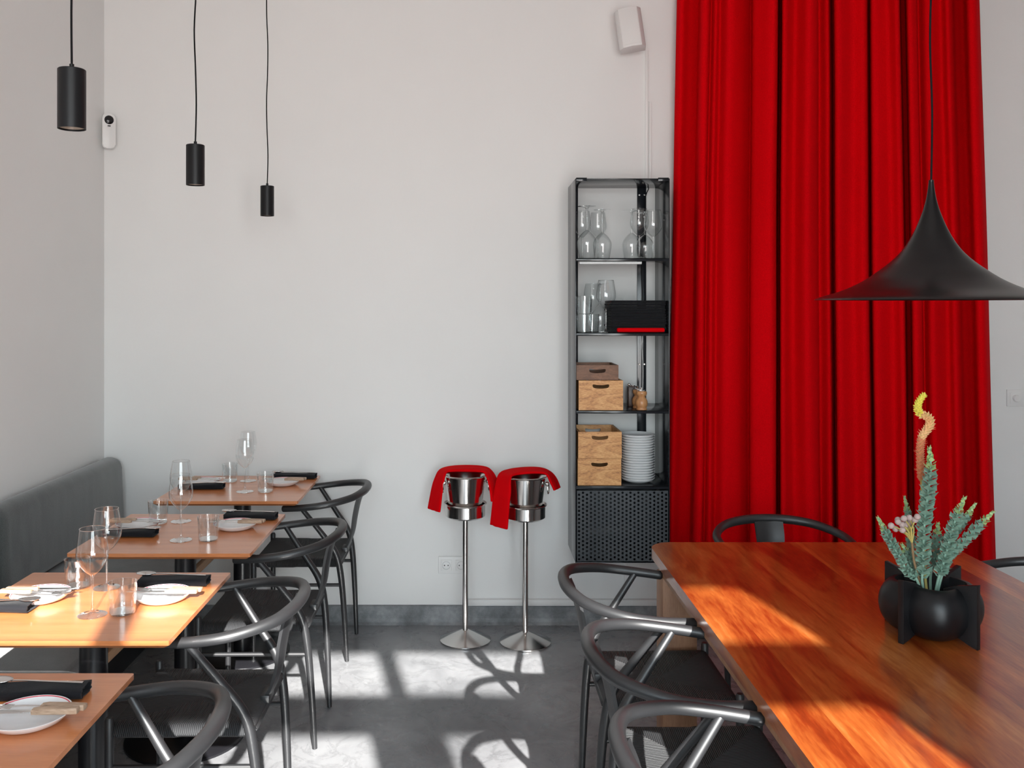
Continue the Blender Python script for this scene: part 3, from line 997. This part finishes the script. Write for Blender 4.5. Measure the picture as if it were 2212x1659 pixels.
def twisted_spike():
    l = Q([(438, 84), (408, 120), (392, 165), (410, 205), (450, 218), (470, 250), (455, 290), (420, 340), (410, 400), (410, 500), (418, 620), (422, 760), (432, 950), (440, 1190)])
    path = catmull(stem_world(l, 2.33, .0), 12)
    base = path[-1]
    t = thing('flower_spike', 'tall twisted flower spike, yellow at the tip and orange below', 'flower', base)
    loc_ = [p - base for p in path]
    n = len(loc_)
    k_end = int(n * .70)
    rr = []
    for i in range(n):
        f_ = i / k_end
        rr.append(.0035 if i > k_end else .0028 + .0055 * min(1, f_ * 3) * (1 - .25 * f_))
    obj('core', tube(BM(), loc_, rr, 12, round_cap=True), M['stem'], t)
    bms = [BM(), BM(), BM()]
    dist = [0.0]
    for a, b in zip(loc_, loc_[1:]): dist.append(dist[-1] + (b - a).length)
    total = dist[k_end]
    pos, i, k = 0.002, 0, 0
    while pos < total:
        while i < k_end and dist[i + 1] < pos: i += 1
        c = loc_[i].lerp(loc_[i + 1], (pos - dist[i]) / max(1e-6, dist[i + 1] - dist[i]))
        tv = (loc_[max(i - 1, 0)] - loc_[i + 1]).normalized()
        ref = Vector((0, 1, 0))
        e1 = (ref - tv * ref.dot(tv)).normalized(); e2 = tv.cross(e1)
        a = k * 2.39996
        rd = e1 * math.cos(a) + e2 * math.sin(a)
        sd = tv.cross(rd)
        r0 = rr[i] * .9
        f_ = pos / total
        b_ = bms[0] if f_ < .24 else (bms[1] if f_ < .58 else bms[2])
        s = .0042
        p0 = c + rd * r0
        vs = [b_.verts.new(p) for p in (p0 + sd * s, p0 + tv * s, p0 - sd * s, p0 - tv * s, p0 + rd * (.0062 if f_ < .5 else .0050) + tv * .004)]
        for q in ((0, 1, 4), (1, 2, 4), (2, 3, 4), (3, 0, 4), (3, 2, 1, 0)): b_.faces.new([vs[x] for x in q])
        if f_ > .42 and k % 5 == 0:
            tube(b_, [p0, p0 + rd * .010 + tv * .004], [.0007, .0002], 4)
        pos += .00085; k += 1
    for b_, m_, lb in zip(bms, ('spike_yellow', 'spike_mid', 'spike_orange'), ('yellow tip florets', 'apricot florets', 'orange withered florets')):
        obj('florets', b_, M[m_], t, smooth=False, label=lb)
twisted_spike()

def brunia():
    balls = [(235, 873), (277, 850), (262, 892), (303, 899), (325, 866), (312, 830), (344, 825), (352, 853), (378, 838), (276, 838), (392, 820), (300, 866)]
    b0 = at(*Q([(360, 975)])[0], 2.26)
    lowp = at(*Q([(402, 1190)])[0], 2.28)
    base = Vector((VX - .012, VY - .01, TZ + .085))
    t = thing('ball_flower', 'cluster of dusty pink ball flowers on thin yellow stalks', 'flower', base)
    obj('stalk', tube(BM(), catmull([b0 - base, b0.lerp(lowp, .5) - base + Vector((-.004, 0, 0)), lowp - base, Vector((0, 0, 0))], 6), .003, 8), M['stem_brown'], t)
    for k, q in enumerate(balls):
        d = -.018 + .03 * ((k * 7) % 5) / 4
        c = at(*Q([q])[0], 2.26 + d)
        bm = BM()
        mid = b0.lerp(c, .5) + (c - b0).cross(Vector((0, 1, 0))) * .12 * (1 if c.x < b0.x else -1) * -1
        tube(bm, [p - base for p in catmull([b0, mid, c], 5)], .0016, 6)
        sk = obj('ball_stalk', bm, M['stem'], t)
        bm = BM()
        bmesh.ops.create_icosphere(bm, subdivisions=3, radius=.0078)
        for v in bm.verts: v.co *= 1 + .05 * noise.noise(v.co * 900)
        bmesh.ops.translate(bm, vec=c - base, verts=bm.verts)
        obj('flower_ball', bm, M['ball'], t)
brunia()

# ------------------------------------------------------------------ lamps
def make_cylinder_lamp():
    t = bpy.data.objects.new('pendant_lamp', None); C.objects.link(t)
    bm = lathe(BM(), [(0, .1335), (.0285, .1335), (.030, .132), (.030, 0), (.0285, 0), (.0285, .06), (.0, .062)], 40)
    obj('lamp_shade', bm, M['satin'], t)
    obj('reflector', lathe(BM(), [(.0275, .004), (.015, .05), (0, .055)], 32), M['lamp_inner'], t)
    obj('cable_gland', lathe(BM(), [(0, .1335), (.0052, .1335), (.0052, .145), (0, .145)], 16), M['satin'], t)
    pts = [(0, 0, .144)]
    for k in range(1, 15):
        z = .144 + k * (CZ - 2.0 - .144 - .02) / 14
        pts.append((.0035 * math.sin(k * 1.7) * (1 if k < 14 else 0), .002 * math.cos(k * 2.1), z))
    obj('cable', tube(BM(), catmull(pts, 4), .0025, 8), M['rubber'], t)
    obj('ceiling_rose', lathe(BM(), [(0, CZ - 2.0 - .025), (.04, CZ - 2.0 - .025), (.04, CZ - 2.0), (0, CZ - 2.0)], 24), M['satin'], t)
    return t
cyl = Kind(make_cylinder_lamp)
gl = 'black cylinder pendant lamps over the small tables'
cyl('black cylinder pendant lamp hanging closest to the back wall', 'lamp', (-.915, 4.03, 2.0), 0, gl)
cyl('middle one of the three black cylinder pendant lamps', 'lamp', (-.920, 3.0, 2.0), 1.2, gl)
cyl('black cylinder pendant lamp nearest the camera, in front of the left wall', 'lamp', (-.896, 2.02, 1.995), 2.5, gl)

def trumpet_lamp():
    cx, cy = 1.172, 2.305
    s = 2.305 / F
    z0 = 1.6 + 12 * s
    t = thing('pendant_lamp', 'large black trumpet-shaped pendant lamp over the big table', 'lamp', (cx, cy, z0))
    pr = [(605, 757), (575, 741), (455, 703), (350, 652), (275, 600), (212, 550), (160, 498), (122, 445), (92, 390), (64, 325), (42, 262), (27, 205), (18, 150), (13, 105)]
    prof = [(h / 2.552 * s, (757 - y) / 2.552 * s) for h, y in pr]
    p3 = catmull([(r, 0, z) for r, z in prof], 5)
    outer = [(p.x, p.z) for p in p3]
    inner = [(max(r - .003, .002), max(z - .0025, .0)) for r, z in outer]
    bm = lathe(BM(), inner[::-1] + outer, 96)
    obj('lamp_shade', bm, M['semi'], t, angle=70)
    zt = prof[-1][1]
    obj('lamp_neck', lathe(BM(), [(0, zt - .004), (.0062, zt - .004), (.0062, zt + .004), (0, zt + .004)], 20), M['semi'], t)
    pts = [(0, 0, zt)]
    for k in range(1, 12):
        pts.append((.0030 * math.sin(k * 2.2) * (k < 11), 0, zt + k * (CZ - z0 - zt - .02) / 11))
    obj('cable', tube(BM(), catmull(pts, 4), .0026, 8), M['rubber'], t)
    obj('ceiling_rose', lathe(BM(), [(0, CZ - z0 - .03), (.05, CZ - z0 - .03), (.05, CZ - z0), (0, CZ - z0)], 24), M['semi'], t)
    bm = BM(); bmesh.ops.create_uvsphere(bm, u_segments=20, v_segments=12, radius=.028)
    bmesh.ops.translate(bm, vec=(0, 0, .12), verts=bm.verts)
    tube(bm, [(0, 0, .14), (0, 0, .2)], .014, 12)
    obj('bulb', bm, M['white_plastic'], t)
trumpet_lamp()

# ------------------------------------------------------------------ champagne stands
def make_stand():
    t = bpy.data.objects.new('bucket_stand', None); C.objects.link(t)
    obj('base', lathe(BM(), [(0, 0), (.118, 0), (.122, .003), (.122, .008), (.118, .010), (.016, .052), (0, .052)], 56), M['steel'], t, angle=12)
    obj('pole', lathe(BM(), [(0, .05), (.0125, .05), (.0125, .085), (.0135, .086), (.0135, .592), (0, .592)], 28), M['steel'], t)
    obj('ring_dish', lathe(BM(), [(0, .590), (.085, .590), (.095, .598), (.096, .650), (.103, .655), (.104, .658), (.101, .660), (.093, .652), (.092, .600), (0, .596)], 56), M['steel'], t, angle=35)
    return t
stand = Kind(make_stand)
STX = [(-.033, 4.315), (.252, 4.285)]
stand('steel bucket stand next to the wall socket', 'stand', (*STX[0], 0), 0, 'steel bucket stands by the wall')
stand('steel bucket stand on the side of the tall shelf', 'stand', (*STX[1], 0), .7, 'steel bucket stands by the wall')

def make_bucket():
    t = bpy.data.objects.new('ice_bucket', None); C.objects.link(t)
    obj('bucket_body', lathe(BM(), [(0, .0), (.068, .0), (.074, .004), (.079, .03), (.097, .185), (.103, .189), (.106, .192), (.104, .195), (.100, .193), (.0955, .186), (.077, .03), (.072, .006), (0, .004)], 56), M['steel'], t, angle=40)
    for s in (-1, 1):
        bm = BM()
        bmesh.ops.create_uvsphere(bm, u_segments=16, v_segments=10, radius=.011)
        bmesh.ops.translate(bm, vec=(s * .106, -.02, .160), verts=bm.verts)
        kn = obj('handle_knob', bm, M['steel'], t)
        ring = [Vector((s * .111 + .002 * math.cos(a), -.02 + .017 * math.cos(a), .138 + .024 * math.sin(a))) for a in [2 * PI * k / 24 for k in range(25)]]
        obj('handle_ring', tube(BM(), ring, .0022, 8, cap=False), M['steel'], kn)
    return t
bucket = Kind(make_bucket)
bucket('shiny steel ice bucket with ring handles in the stand by the socket', 'bucket', (STX[0][0], STX[0][1], .6005), R(12), 'steel ice buckets')
bucket('shiny steel ice bucket half covered by a red cloth, shelf side', 'bucket', (STX[1][0], STX[1][1], .6005), R(-10), 'steel ice buckets')

def draped(label, cx, cy, path, w0, seed):
    """strip of cloth following path (x, y, z, halfwidth, yaw-shear) and lying over a bucket"""
    pts = catmull([(p[0], p[1], p[2]) for p in path], 6)
    wl = lerp_list([p[3] for p in path], len(pts))
    wx = lerp_list([p[4] for p in path], len(pts))
    bm = BM()
    rows = []
    for i, p in enumerate(pts):
        row = []
        for k in range(11):
            u = -1 + 2 * k / 10
            ww = .004 * noise.noise(Vector((u * 2, i * .12, seed)))
            row.append(bm.verts.new((p.x + ww + u * wx[i], p.y + u * wl[i], p.z + ww)))
        rows.append(row)
    for a, b in zip(rows, rows[1:]):
        for k in range(10):
            bm.faces.new((a[k], a[k + 1], b[k + 1], b[k]))
    o = obj('cloth', bm, M['red_cloth'], angle=180, loc=(cx, cy, 0))
    sm = o.modifiers.new('t', 'SOLIDIFY'); sm.thickness = .012; sm.offset = 0
    sb = o.modifiers.new('s', 'SUBSURF'); sb.levels = 1; sb.render_levels = 1
    tag(o, label, 'cloth', 'red cloths on the ice buckets')
draped('red folded cloth hanging over the bucket in the stand by the socket', STX[0][0], STX[0][1],
       [(-.150, -.01, .622, .045, -.030), (-.142, -.01, .675, .045, -.028), (-.130, -.005, .745, .050, -.026), (-.112, .01, .798, .055, -.016), (-.082, .03, .812, .062, -.004), (0, .035, .815, .064, 0), (.080, .03, .812, .062, .004), (.112, .01, .798, .055, .012), (.134, .0, .750, .050, .020), (.150, .0, .672, .048, .026)], .1, 1.0)
draped('red folded cloth over the shelf-side bucket, its long end hanging low', STX[1][0], STX[1][1],
       [(-.128, -.055, .560, .045, -.040), (-.120, -.055, .640, .046, -.038), (-.110, -.050, .730, .048, -.036), (-.098, -.030, .794, .060, -.026), (-.066, .0, .808, .072, -.008), (0, .022, .814, .072, 0), (.078, .022, .812, .065, .004), (.114, .012, .798, .055, .010), (.138, .01, .762, .045, .016), (.152, .01, .725, .036, .018)], .1, 4.0)

# ------------------------------------------------------------------ tall shelf
SY = 4.225           # front plane
SX0, SX1 = .483, .925
SZ0, SZ1 = .395, 2.195
LEV = [1.822, 1.472, 1.108, .755]
def shelf():
    t = thing('shelf_unit', 'tall narrow black steel shelf with a perforated door, fixed to the wall', 'shelf', (SX0, SY, 0))
    w, d = SX1 - SX0, WY - SY
    obj('side_panel', box(BM(), 0, .004, 0, d, SZ0, SZ1, .001), M['shelf'], t)
    obj('side_panel', box(BM(), w - .004, w, 0, d, SZ0, SZ1, .001), M['shelf'], t)
    obj('top_panel', box(BM(), .004, w - .004, 0, d, SZ1 - .004, SZ1, .001), M['shelf'], t)
    obj('bottom_panel', box(BM(), .004, w - .004, 0, d, SZ0, SZ0 + .004, .001), M['shelf'], t)
    for s in (0, 1):
        bm = BM()
        x = .004 if s == 0 else w - .004 - .05
        obj('corner_bracket', box(bm, x, x + .05, .0, .012, SZ1 - .012, SZ1 + .004, .001), M['shelf'], t)
    for z in LEV:
        bm = BM()
        box(bm, .004, w - .004, 0, d, z - .004, z, .001)
        box(bm, .004, w - .004, 0, .003, z - .014, z, .001)
        obj('shelf_board', bm, M['shelf'], t)
    for x in (w - .095, .004):
        bm = BM()
        box(bm, x, x + .045, d - .012, d - .001, SZ0 + .004, SZ1 - .004, .001)
        obj('rear_upright', bm, M['shelf'], t)
    for x, z in ((w - .085, 2.155), (w - .060, 2.155), (w - .085, 2.045), (w - .060, 2.045), (w - .085, 1.305), (w - .060, 1.305)):
        obj('bolt', lathe(BM(), [(0, -.004), (.004, -.004), (.0055, 0), (0, 0.0005)], 14), M['steel'], t, loc=(x, d - .012, z), rot=(R(-90), 0, 0))
    obj('back_panel', box(BM(), .004, w - .004, d - .016, d - .013, SZ0 + .004, LEV[3] - .004), M['shelf'], t)
    # perforated door
    bm = BM()
    cols, rows_ = 23, 17
    dx0, dx1, dz0, dz1 = .008, w - .008, SZ0 + .008, LEV[3] - .022
    pw, ph = (dx1 - dx0) / cols, (dz1 - dz0) / (rows_ + .5)
    r_ = .0058
    def cell(xa, xb, za, zb, hole=True):
        cx_, cz_ = (xa + xb) / 2, (za + zb) / 2
        if not hole:
            vs = [bm.verts.new((x, 0.002, z)) for x, z in ((xa, za), (xb, za), (xb, zb), (xa, zb))]
            bm.faces.new(vs); return
        N = 12
        inn, outr = [], []
        for k in range(N):
            a = 2 * PI * k / N + PI / 4
            ca, sa = math.cos(a), math.sin(a)
            m_ = max(abs(ca), abs(sa))
            inn.append(bm.verts.new((cx_ + r_ * ca, .002, cz_ + r_ * sa)))
            outr.append(bm.verts.new((cx_ + (xb - xa) / 2 * ca / m_, .002, cz_ + (zb - za) / 2 * sa / m_)))
        for k in range(N):
            bm.faces.new((inn[k], inn[(k + 1) % N], outr[(k + 1) % N], outr[k]))
    for i in range(cols):
        xa, xb = dx0 + i * pw, dx0 + (i + 1) * pw
        off = ph * .5 if i % 2 else 0
        if off: cell(xa, xb, dz0, dz0 + off, False)
        for j in range(rows_):
            cell(xa, xb, dz0 + off + j * ph, dz0 + off + (j + 1) * ph)
        if not off: cell(xa, xb, dz1 - ph * .5, dz1, False)
    d_ = obj('perforated_door', bm, M['door'], t, smooth=False)
    sm = d_.modifiers.new('t', 'SOLIDIFY'); sm.thickness = .002
    bm = BM()
    tube(bm, [(.02, .012, LEV[0] - .022), (w - .13, .012, LEV[0] - .022)], .0065, 12)
    lamp = obj('strip_light', bm, M['lamp_strip'], None, loc=(SX0, SY, 0))
    tag(lamp, 'white strip light mounted under the shelf board with the upper wine glasses', 'lamp')
    # cables
    k1 = [at(1394, 388, 4.50), at(1397, 400, 4.50), at(1401, 407, 4.50), at(1396, 420, 4.50), at(1394, 440, 4.50), at(1392, 552, 4.50)]
    o = obj('cable', tube(BM(), catmull(k1, 6), .0022, 8), M['rubber'])
    tag(o, 'black cable hanging beside the upright in the top shelf compartment', 'cable')
    k2 = [at(1387, 562, 4.26), at(1386, 600, 4.30), at(1388, 640, 4.36), at(1388, 700, 4.40)]
    o = obj('cable', tube(BM(), catmull(k2, 6), .0018, 8), M['rubber'])
    tag(o, 'thin black cable running down from the strip light behind the black napkins', 'cable')
    o = obj('cable', tube(BM(), catmull([at(1388, 724, 4.44), at(1387, 738, 4.44), at(1387, 750, 4.44), at(1389, 800, 4.44), at(1387, 884, 4.44)], 6), [.0015, .0040, .0016, .0016, .0016], 8), M['white_plastic'])
    tag(o, 'white cable with connector hanging above the pepper mills', 'cable')
shelf()

# wine glasses in the shelf
def sg(px, Y, lev, up, label, sc_=1.0):
    x = (px - 1020) * Y / F
    z = LEV[lev] + .0006
    o = wine_glass(label, 'wine glass', (x, Y, z), random.uniform(0, 3), 'wine glasses stored in the shelf')
    if not up:
        o.rotation_euler = (PI, 0, 0)
        o.location.z = z + .2360 * sc_
    o.scale = (sc_ * 1.06, sc_ * 1.06, sc_)
sg(1268, 4.275, 0, False, 'upside-down wine glass, the tall one at the outer side of the upper shelf compartment', 1.05)
sg(1301, 4.325, 0, False, 'upside-down wine glass second from the outer side panel, upper compartment', 1.0)
sg(1258, 4.38, 0, True, 'upright wine glass at the outer side, behind the tall upside-down one, upper compartment')
sg(1292, 4.455, 0, True, 'upright wine glass behind the second upside-down glass, upper compartment')
sg(1381, 4.275, 0, True, 'upright wine glass left of the black upright in the upper compartment', 1.0)
sg(1411, 4.340, 0, True, 'upright wine glass in front of the black upright, upper compartment', 1.0)
sg(1364, 4.355, 0, False, 'upside-down wine glass behind the upright one, middle of the upper compartment')
sg(1393, 4.455, 0, False, 'upside-down wine glass between the two upright ones, upper compartment')
sg(1309, 4.275, 1, True, 'upright wine glass beside the black napkin pile on the second shelf', 1.05)
sg(1296, 4.375, 1, False, 'upside-down wine glass behind the tumblers and upright glass on the second shelf')
sg(1280, 4.46, 1, True, 'rearmost upright wine glass on the second shelf', 1.0)
gt = 'tumblers stored in the shelf'
for k, (px, Y, dz) in enumerate([(1256, 4.27, 0), (1256, 4.27, .082), (1272, 4.345, 0)]):
    x = (px - 1020) * Y / F
    o = tumbler(['lower tumbler of the stacked pair on the second shelf', 'upper tumbler of the stacked pair on the second shelf', 'single tumbler behind the stacked pair on the second shelf'][k], 'glass',
                (x + .013, Y, LEV[1] + .0006 + (.086 if k == 1 else 0)), 0, gt)

# folded napkins on shelf two
def make_flat_napkin():
    bm = BM()
    box(bm, -.130, .130, -.10, .10, 0, .0118, .0045, 2)
    for v in bm.verts:
        v.co.x += .004 * noise.noise(Vector((v.co.y * 30, v.co.x * 5, 3)))
    return obj('folded_napkin', bm, M['napkin'])
flat = Kind(make_flat_napkin)
words = ['bottom', 'second', 'third', 'fourth', 'fifth', 'sixth', 'seventh', 'eighth', 'ninth', 'tenth', 'eleventh', 'twelfth']
zz = LEV[1] + .0005
for k in range(12):
    lb = 'black folded napkin in the shelf pile, %s%s' % (words[k], ' one' if k == 0 else ' from the bottom')
    if k == 11: lb = 'black folded napkin on top of the shelf pile'
    flat(lb, 'napkin', (.785 + random.uniform(-.003, .003), 4.36 + random.uniform(-.003, .003), zz + k * .0127), R(random.uniform(-1, 1)) + (PI if k % 2 else 0), 'pile of black napkins on the second shelf')
bm = BM()
box(bm, -.112, .112, -.014, .014, 0, .020, .008, 4)
for v in bm.verts: v.co.z += .002 * noise.noise(Vector((v.co.x * 20, 0, 1))); 
o = obj('folded_napkin', bm, M['red_cloth'], loc=(.792, 4.243, LEV[1] + .003))
tag(o, 'red folded napkin lying in front of the black napkin pile', 'napkin')

# crates
def crate(label, px0, px1, ztop, zbot, Yf, depth, mat, rz=0.0):
    x0, x1 = (px0 - 1020) * Yf / F, (px1 - 1020) * Yf / F
    w, h = x1 - x0, ztop - zbot
    t = thing('wooden_crate', label, 'crate', ((x0 + x1) / 2, Yf, zbot), rz, 'wooden crates in the shelf')
    th = .010
    hw = w / 2
    hz = h - .030
    for nm, ya in (('front_panel', 0), ('rear_panel', depth - th)):
        bm = BM()
        # plate with a curved slot: columns of quads leaving the slot open
        N = 40
        def slot(x):
            a = abs(x) / .040
            if a >= 1: return None
            e = math.sqrt(1 - max(0, (a - .78) / .22) ** 2) if a > .78 else 1
            cz_ = hz + .006 * a * a
            return cz_ - .0085 * e, cz_ + .0085 * e
        xs_ = sorted(set([-hw + w * i / N for i in range(N + 1)] + [-.040 + .08 * i / 24 for i in range(25)]))
        def quad(p):
            bm.faces.new([bm.verts.new(q) for q in p])
        for a, b in zip(xs_, xs_[1:]):
            if b - a < 1e-6: continue
            mid = (a + b) / 2
            if abs(mid) < .040:
                sa = slot(a) or (hz + .006, hz + .006); sb = slot(b) or (hz + .006, hz + .006)
                quad([(a, ya, 0), (b, ya, 0), (b, ya, sb[0]), (a, ya, sa[0])])
                quad([(a, ya, sa[1]), (b, ya, sb[1]), (b, ya, h), (a, ya, h)])
            else:
                quad([(a, ya, 0), (b, ya, 0), (b, ya, h), (a, ya, h)])
        bmesh.ops.remove_doubles(bm, verts=bm.verts, dist=1e-6)
        r = bmesh.ops.extrude_face_region(bm, geom=bm.faces[:])
        bmesh.ops.translate(bm, vec=(0, th, 0), verts=[v for v in r['geom'] if isinstance(v, bmesh.types.BMVert)])
        obj(nm, bm, mat, t, smooth=False)
    for s in (-1, 1):
        xa = -hw if s < 0 else hw - th
        obj('side_panel', box(BM(), xa, xa + th, th, depth - th, 0, h, .0), mat, t, smooth=False)
    obj('crate_bottom', box(BM(), -hw + th, hw - th, th, depth - th, .002, .010), mat, t, smooth=False)
zb = LEV[2] + .0005
crate('light wooden crate on the third shelf, under a dark small one', 1250, 1346, zb + .139, zb, 4.24, .26, M['crate'])
crate('small dark wooden crate on top of the light crate, third shelf', 1245, 1336, zb + .140 + .070, zb + .140, 4.262, .22, M['crate_dark'])
zb = LEV[3] + .0005
crate('lower light wooden crate standing on the lowest open shelf', 1248, 1342, zb + .125, zb, 4.24, .26, M['crate'])
crate('upper light wooden crate stacked on another, next to the white plates', 1249, 1343, zb + .251, zb + .126, 4.24, .26, M['crate'])

# plates in the shelf
def make_bowl_plate():
    bm = BM()
    lathe(bm, [(0, .0), (.045, .0), (.047, .0025), (.055, .003), (.074, .012), (.0805, .020), (.0815, .0225), (.080, .0235), (.078, .021), (.071, .013), (.053, .006), (0, .0055)], 48)
    return obj('stacked_plate', bm, M['porcelain'], angle=60)
bp_ = Kind(make_bowl_plate)
ordn = ['topmost', 'second from the top', 'third from the top', 'fourth from the top', 'fifth from the top', 'sixth from the top', 'seventh from the top', 'eighth from the top', 'ninth from the top', 'tenth from the top']
NP = 18
for k in range(NP):
    fb = NP - 1 - k
    if fb < 10: o_ = ordn[fb]
    else:
        o_ = ['bottom one', 'second from the bottom', 'third from the bottom', 'fourth from the bottom', 'fifth from the bottom', 'sixth from the bottom', 'seventh from the bottom', 'eighth from the bottom'][k]
    bp_('white plate in the pile on the shelf, %s' % o_, 'plate', (.794 + random.uniform(-.0012, .0012), 4.33, LEV[3] + .0006 + k * .0122), k * .3, 'pile of white plates beside the crates')

# pepper mills
def mill(label, px, Y, h, r, mat, crank=True):
    x = (px - 1020) * Y / F
    t = thing('pepper_mill', label, 'pepper mill', (x, Y, LEV[2] + .0005), 0, 'pepper mills on the third shelf')
    pr = [(0, 0), (r * .82, 0), (r * .86, .003), (r * .80, h * .12), (r * .92, h * .20), (r, h * .34), (r * .93, h * .50), (r * .66, h * .64), (r * .60, h * .70), (r * .84, h * .82), (r * .86, h * .93), (r * .7, h), (0, h)]
    obj('mill_body', lathe(BM(), [(p.x, p.z) for p in catmull([(a, 0, b) for a, b in pr], 3)], 32), mat, t)
    obj('cap', lathe(BM(), [(0, h), (r * .66, h), (r * .6, h + .004), (.004, h + .006), (.0045, h + .016), (0, h + .018)], 24), M['chrome'], t)
    if crank:
        obj('crank', tube(BM(), catmull([(0, 0, h + .008), (-r * .7, 0, h + .010), (-r * 1.2, 0, h + .020), (-r * 2.1, -.004, h + .024)], 6), .0022, 8), M['chrome'], t)
        bm = BM(); bmesh.ops.create_uvsphere(bm, u_segments=14, v_segments=10, radius=.0065)
        bmesh.ops.translate(bm, vec=(-r * 2.1, -.004, h + .031), verts=bm.verts)
        obj('crank_knob', bm, M['chrome'], t)
mill('turned olive wood pepper mill, front one, with a steel crank', 1386, 4.262, .088, .0285, M['mill'])
mill('turned wooden mill half hidden behind the olive wood one with the crank', 1378, 4.335, .088, .0285, M['mill'], False)
x_ = (1367 - 1020) * 4.40 / F
t = thing('pepper_mill', 'dark square wooden mill behind the turned mills, third shelf', 'pepper mill', (x_, 4.40, LEV[2] + .0005), 0, 'pepper mills on the third shelf')
obj('mill_body', box(BM(), -.026, .026, -.026, .026, 0, .098, .003), M['mill_dark'], t)
obj('cap', lathe(BM(), [(0, .098), (.012, .098), (.010, .104), (0, .105)], 18), M['chrome'], t)

# ------------------------------------------------------------------ things on the walls
def wall_things():
    t = thing('wall_speaker', 'white box loudspeaker tilted on the wall above the shelf', 'speaker', at(1361, 66, 4.43))
    t.rotation_euler = (R(-3), R(-8), R(-10))
    bm = prism(BM(), [(-.062, .045), (-.064, -.02), (-.045, -.05), (.0, -.06), (.045, -.05), (.064, -.02), (.062, .045)], -.098, .098, bev=.004)
    obj('speaker_body', bm, M['speaker'], t)
    bm = prism(BM(), [(-.056, -.030), (-.042, -.052), (.0, -.0622), (.042, -.052), (.056, -.030)], -.086, .086, bev=.001)
    obj('speaker_grille', bm, M['speaker'], t)
    obj('wall_bracket', tube(BM(), [(0, .04, 0), (.01, .11, 0)], .012, 12), M['white_plastic'], t)
    o = obj('cable_trunking', box(BM(), -.0075, .0075, -.009, 0, 2.2, 2.885, .001), M['white_plastic'], loc=((1397.5 - 1020) * 4.54 / F, WY, 0))
    tag(o, 'long thin white cable trunking running up to the wall speaker', 'cable trunking')
    o = obj('cable_trunking', box(BM(), -.006, .006, -.008, 0, 2.2, 2.628, .001), M['white_plastic'], loc=((1405 - 1020) * 4.54 / F, WY, 0))
    tag(o, 'shorter white cable trunking beside the long one above the shelf', 'cable trunking')
    bm = box(BM(), -.035, .99, -.026, 0, .094, .124, .002)
    o = obj('cable_trunking', bm, M['white_plastic'], loc=(0, WY, 0))
    tag(o, 'white cable trunking lying along the top of the grey skirting', 'cable trunking')
    bm = box(BM(), -.008, .008, -.010, 0, .124, .395, .002)
    o = obj('cable_trunking', bm, M['white_plastic'], loc=((1352 - 1020) * 4.54 / F, WY, 0))
    tag(o, 'short upright white trunking under the perforated shelf door', 'cable trunking')
    # double socket
    sx_, sz_ = (980 - 1020) * 4.54 / F, 1.6 - (1221 - 660) * 4.54 / F
    t = thing('wall_socket', 'white double power socket low on the back wall', 'socket', (sx_, WY, sz_))
    obj('frame', box(BM(), -.077, .077, -.010, 0, -.043, .043, .003), M['white_plastic'], t)
    for s in (-1, 1):
        obj('socket_insert', box(BM(), s * .037 - .027, s * .037 + .027, -.013, -.008, -.027, .027, .002), M['white_plastic'], t)
        bm = lathe(BM(), [(.0205, .0), (.0205, .0012), (.0185, .0012), (.0185, -.001), (0, -.001)], 28)
        w_ = obj('socket_well', bm, simple('socket_grey', (.5, .5, .5), .5), t, loc=(s * .037, -.0135, 0), rot=(R(90), 0, 0))
        for q in (-1, 1):
            obj('pin_hole', lathe(BM(), [(0, .0005), (.0028, .0005), (.0028, 0), (0, 0)], 12), M['dark_plastic'], w_, loc=(q * .009, 0, 0))
    # dimmer on the right
    t = thing('dimmer_switch', 'white round-knob wall dimmer beside the curtain', 'switch', (at(2194, 860, 4.54).x, WY, at(2194, 860, 4.54).z))
    obj('frame', box(BM(), -.042, .042, -.009, 0, -.042, .042, .002), M['white_plastic'], t)
    obj('insert', box(BM(), -.028, .028, -.012, -.008, -.028, .028, .001), M['white_plastic'], t)
    obj('knob', lathe(BM(), [(.0, .016), (.016, .016), (.018, .012), (.018, 0)], 28), M['white_plastic'], t, loc=(0, -.011, 0), rot=(R(90), 0, 0))
    # sensor in the corner
    t = thing('motion_sensor', 'narrow white alarm sensor with dark lens in the wall corner', 'alarm sensor', (LX + .036, WY - .036, 2.47), R(28))
    bm = prism(BM(), rounded_rect(-.031, .031, -.088, .085, .02, 6), -.03, .0, axis='Y', bev=.006, seg=3)
    obj('sensor_body', bm, M['white_plastic'], t)
    obj('lens', lathe(BM(), [(0, .006), (.014, .005), (.021, .001), (.022, 0)], 28), M['dark_plastic'], t, loc=(0, -.030, .053), rot=(R(90), 0, 0))
    obj('indicator', box(BM(), -.007, .007, -.0315, -.029, .020, .026, .001), M['dark_plastic'], t)
wall_things()
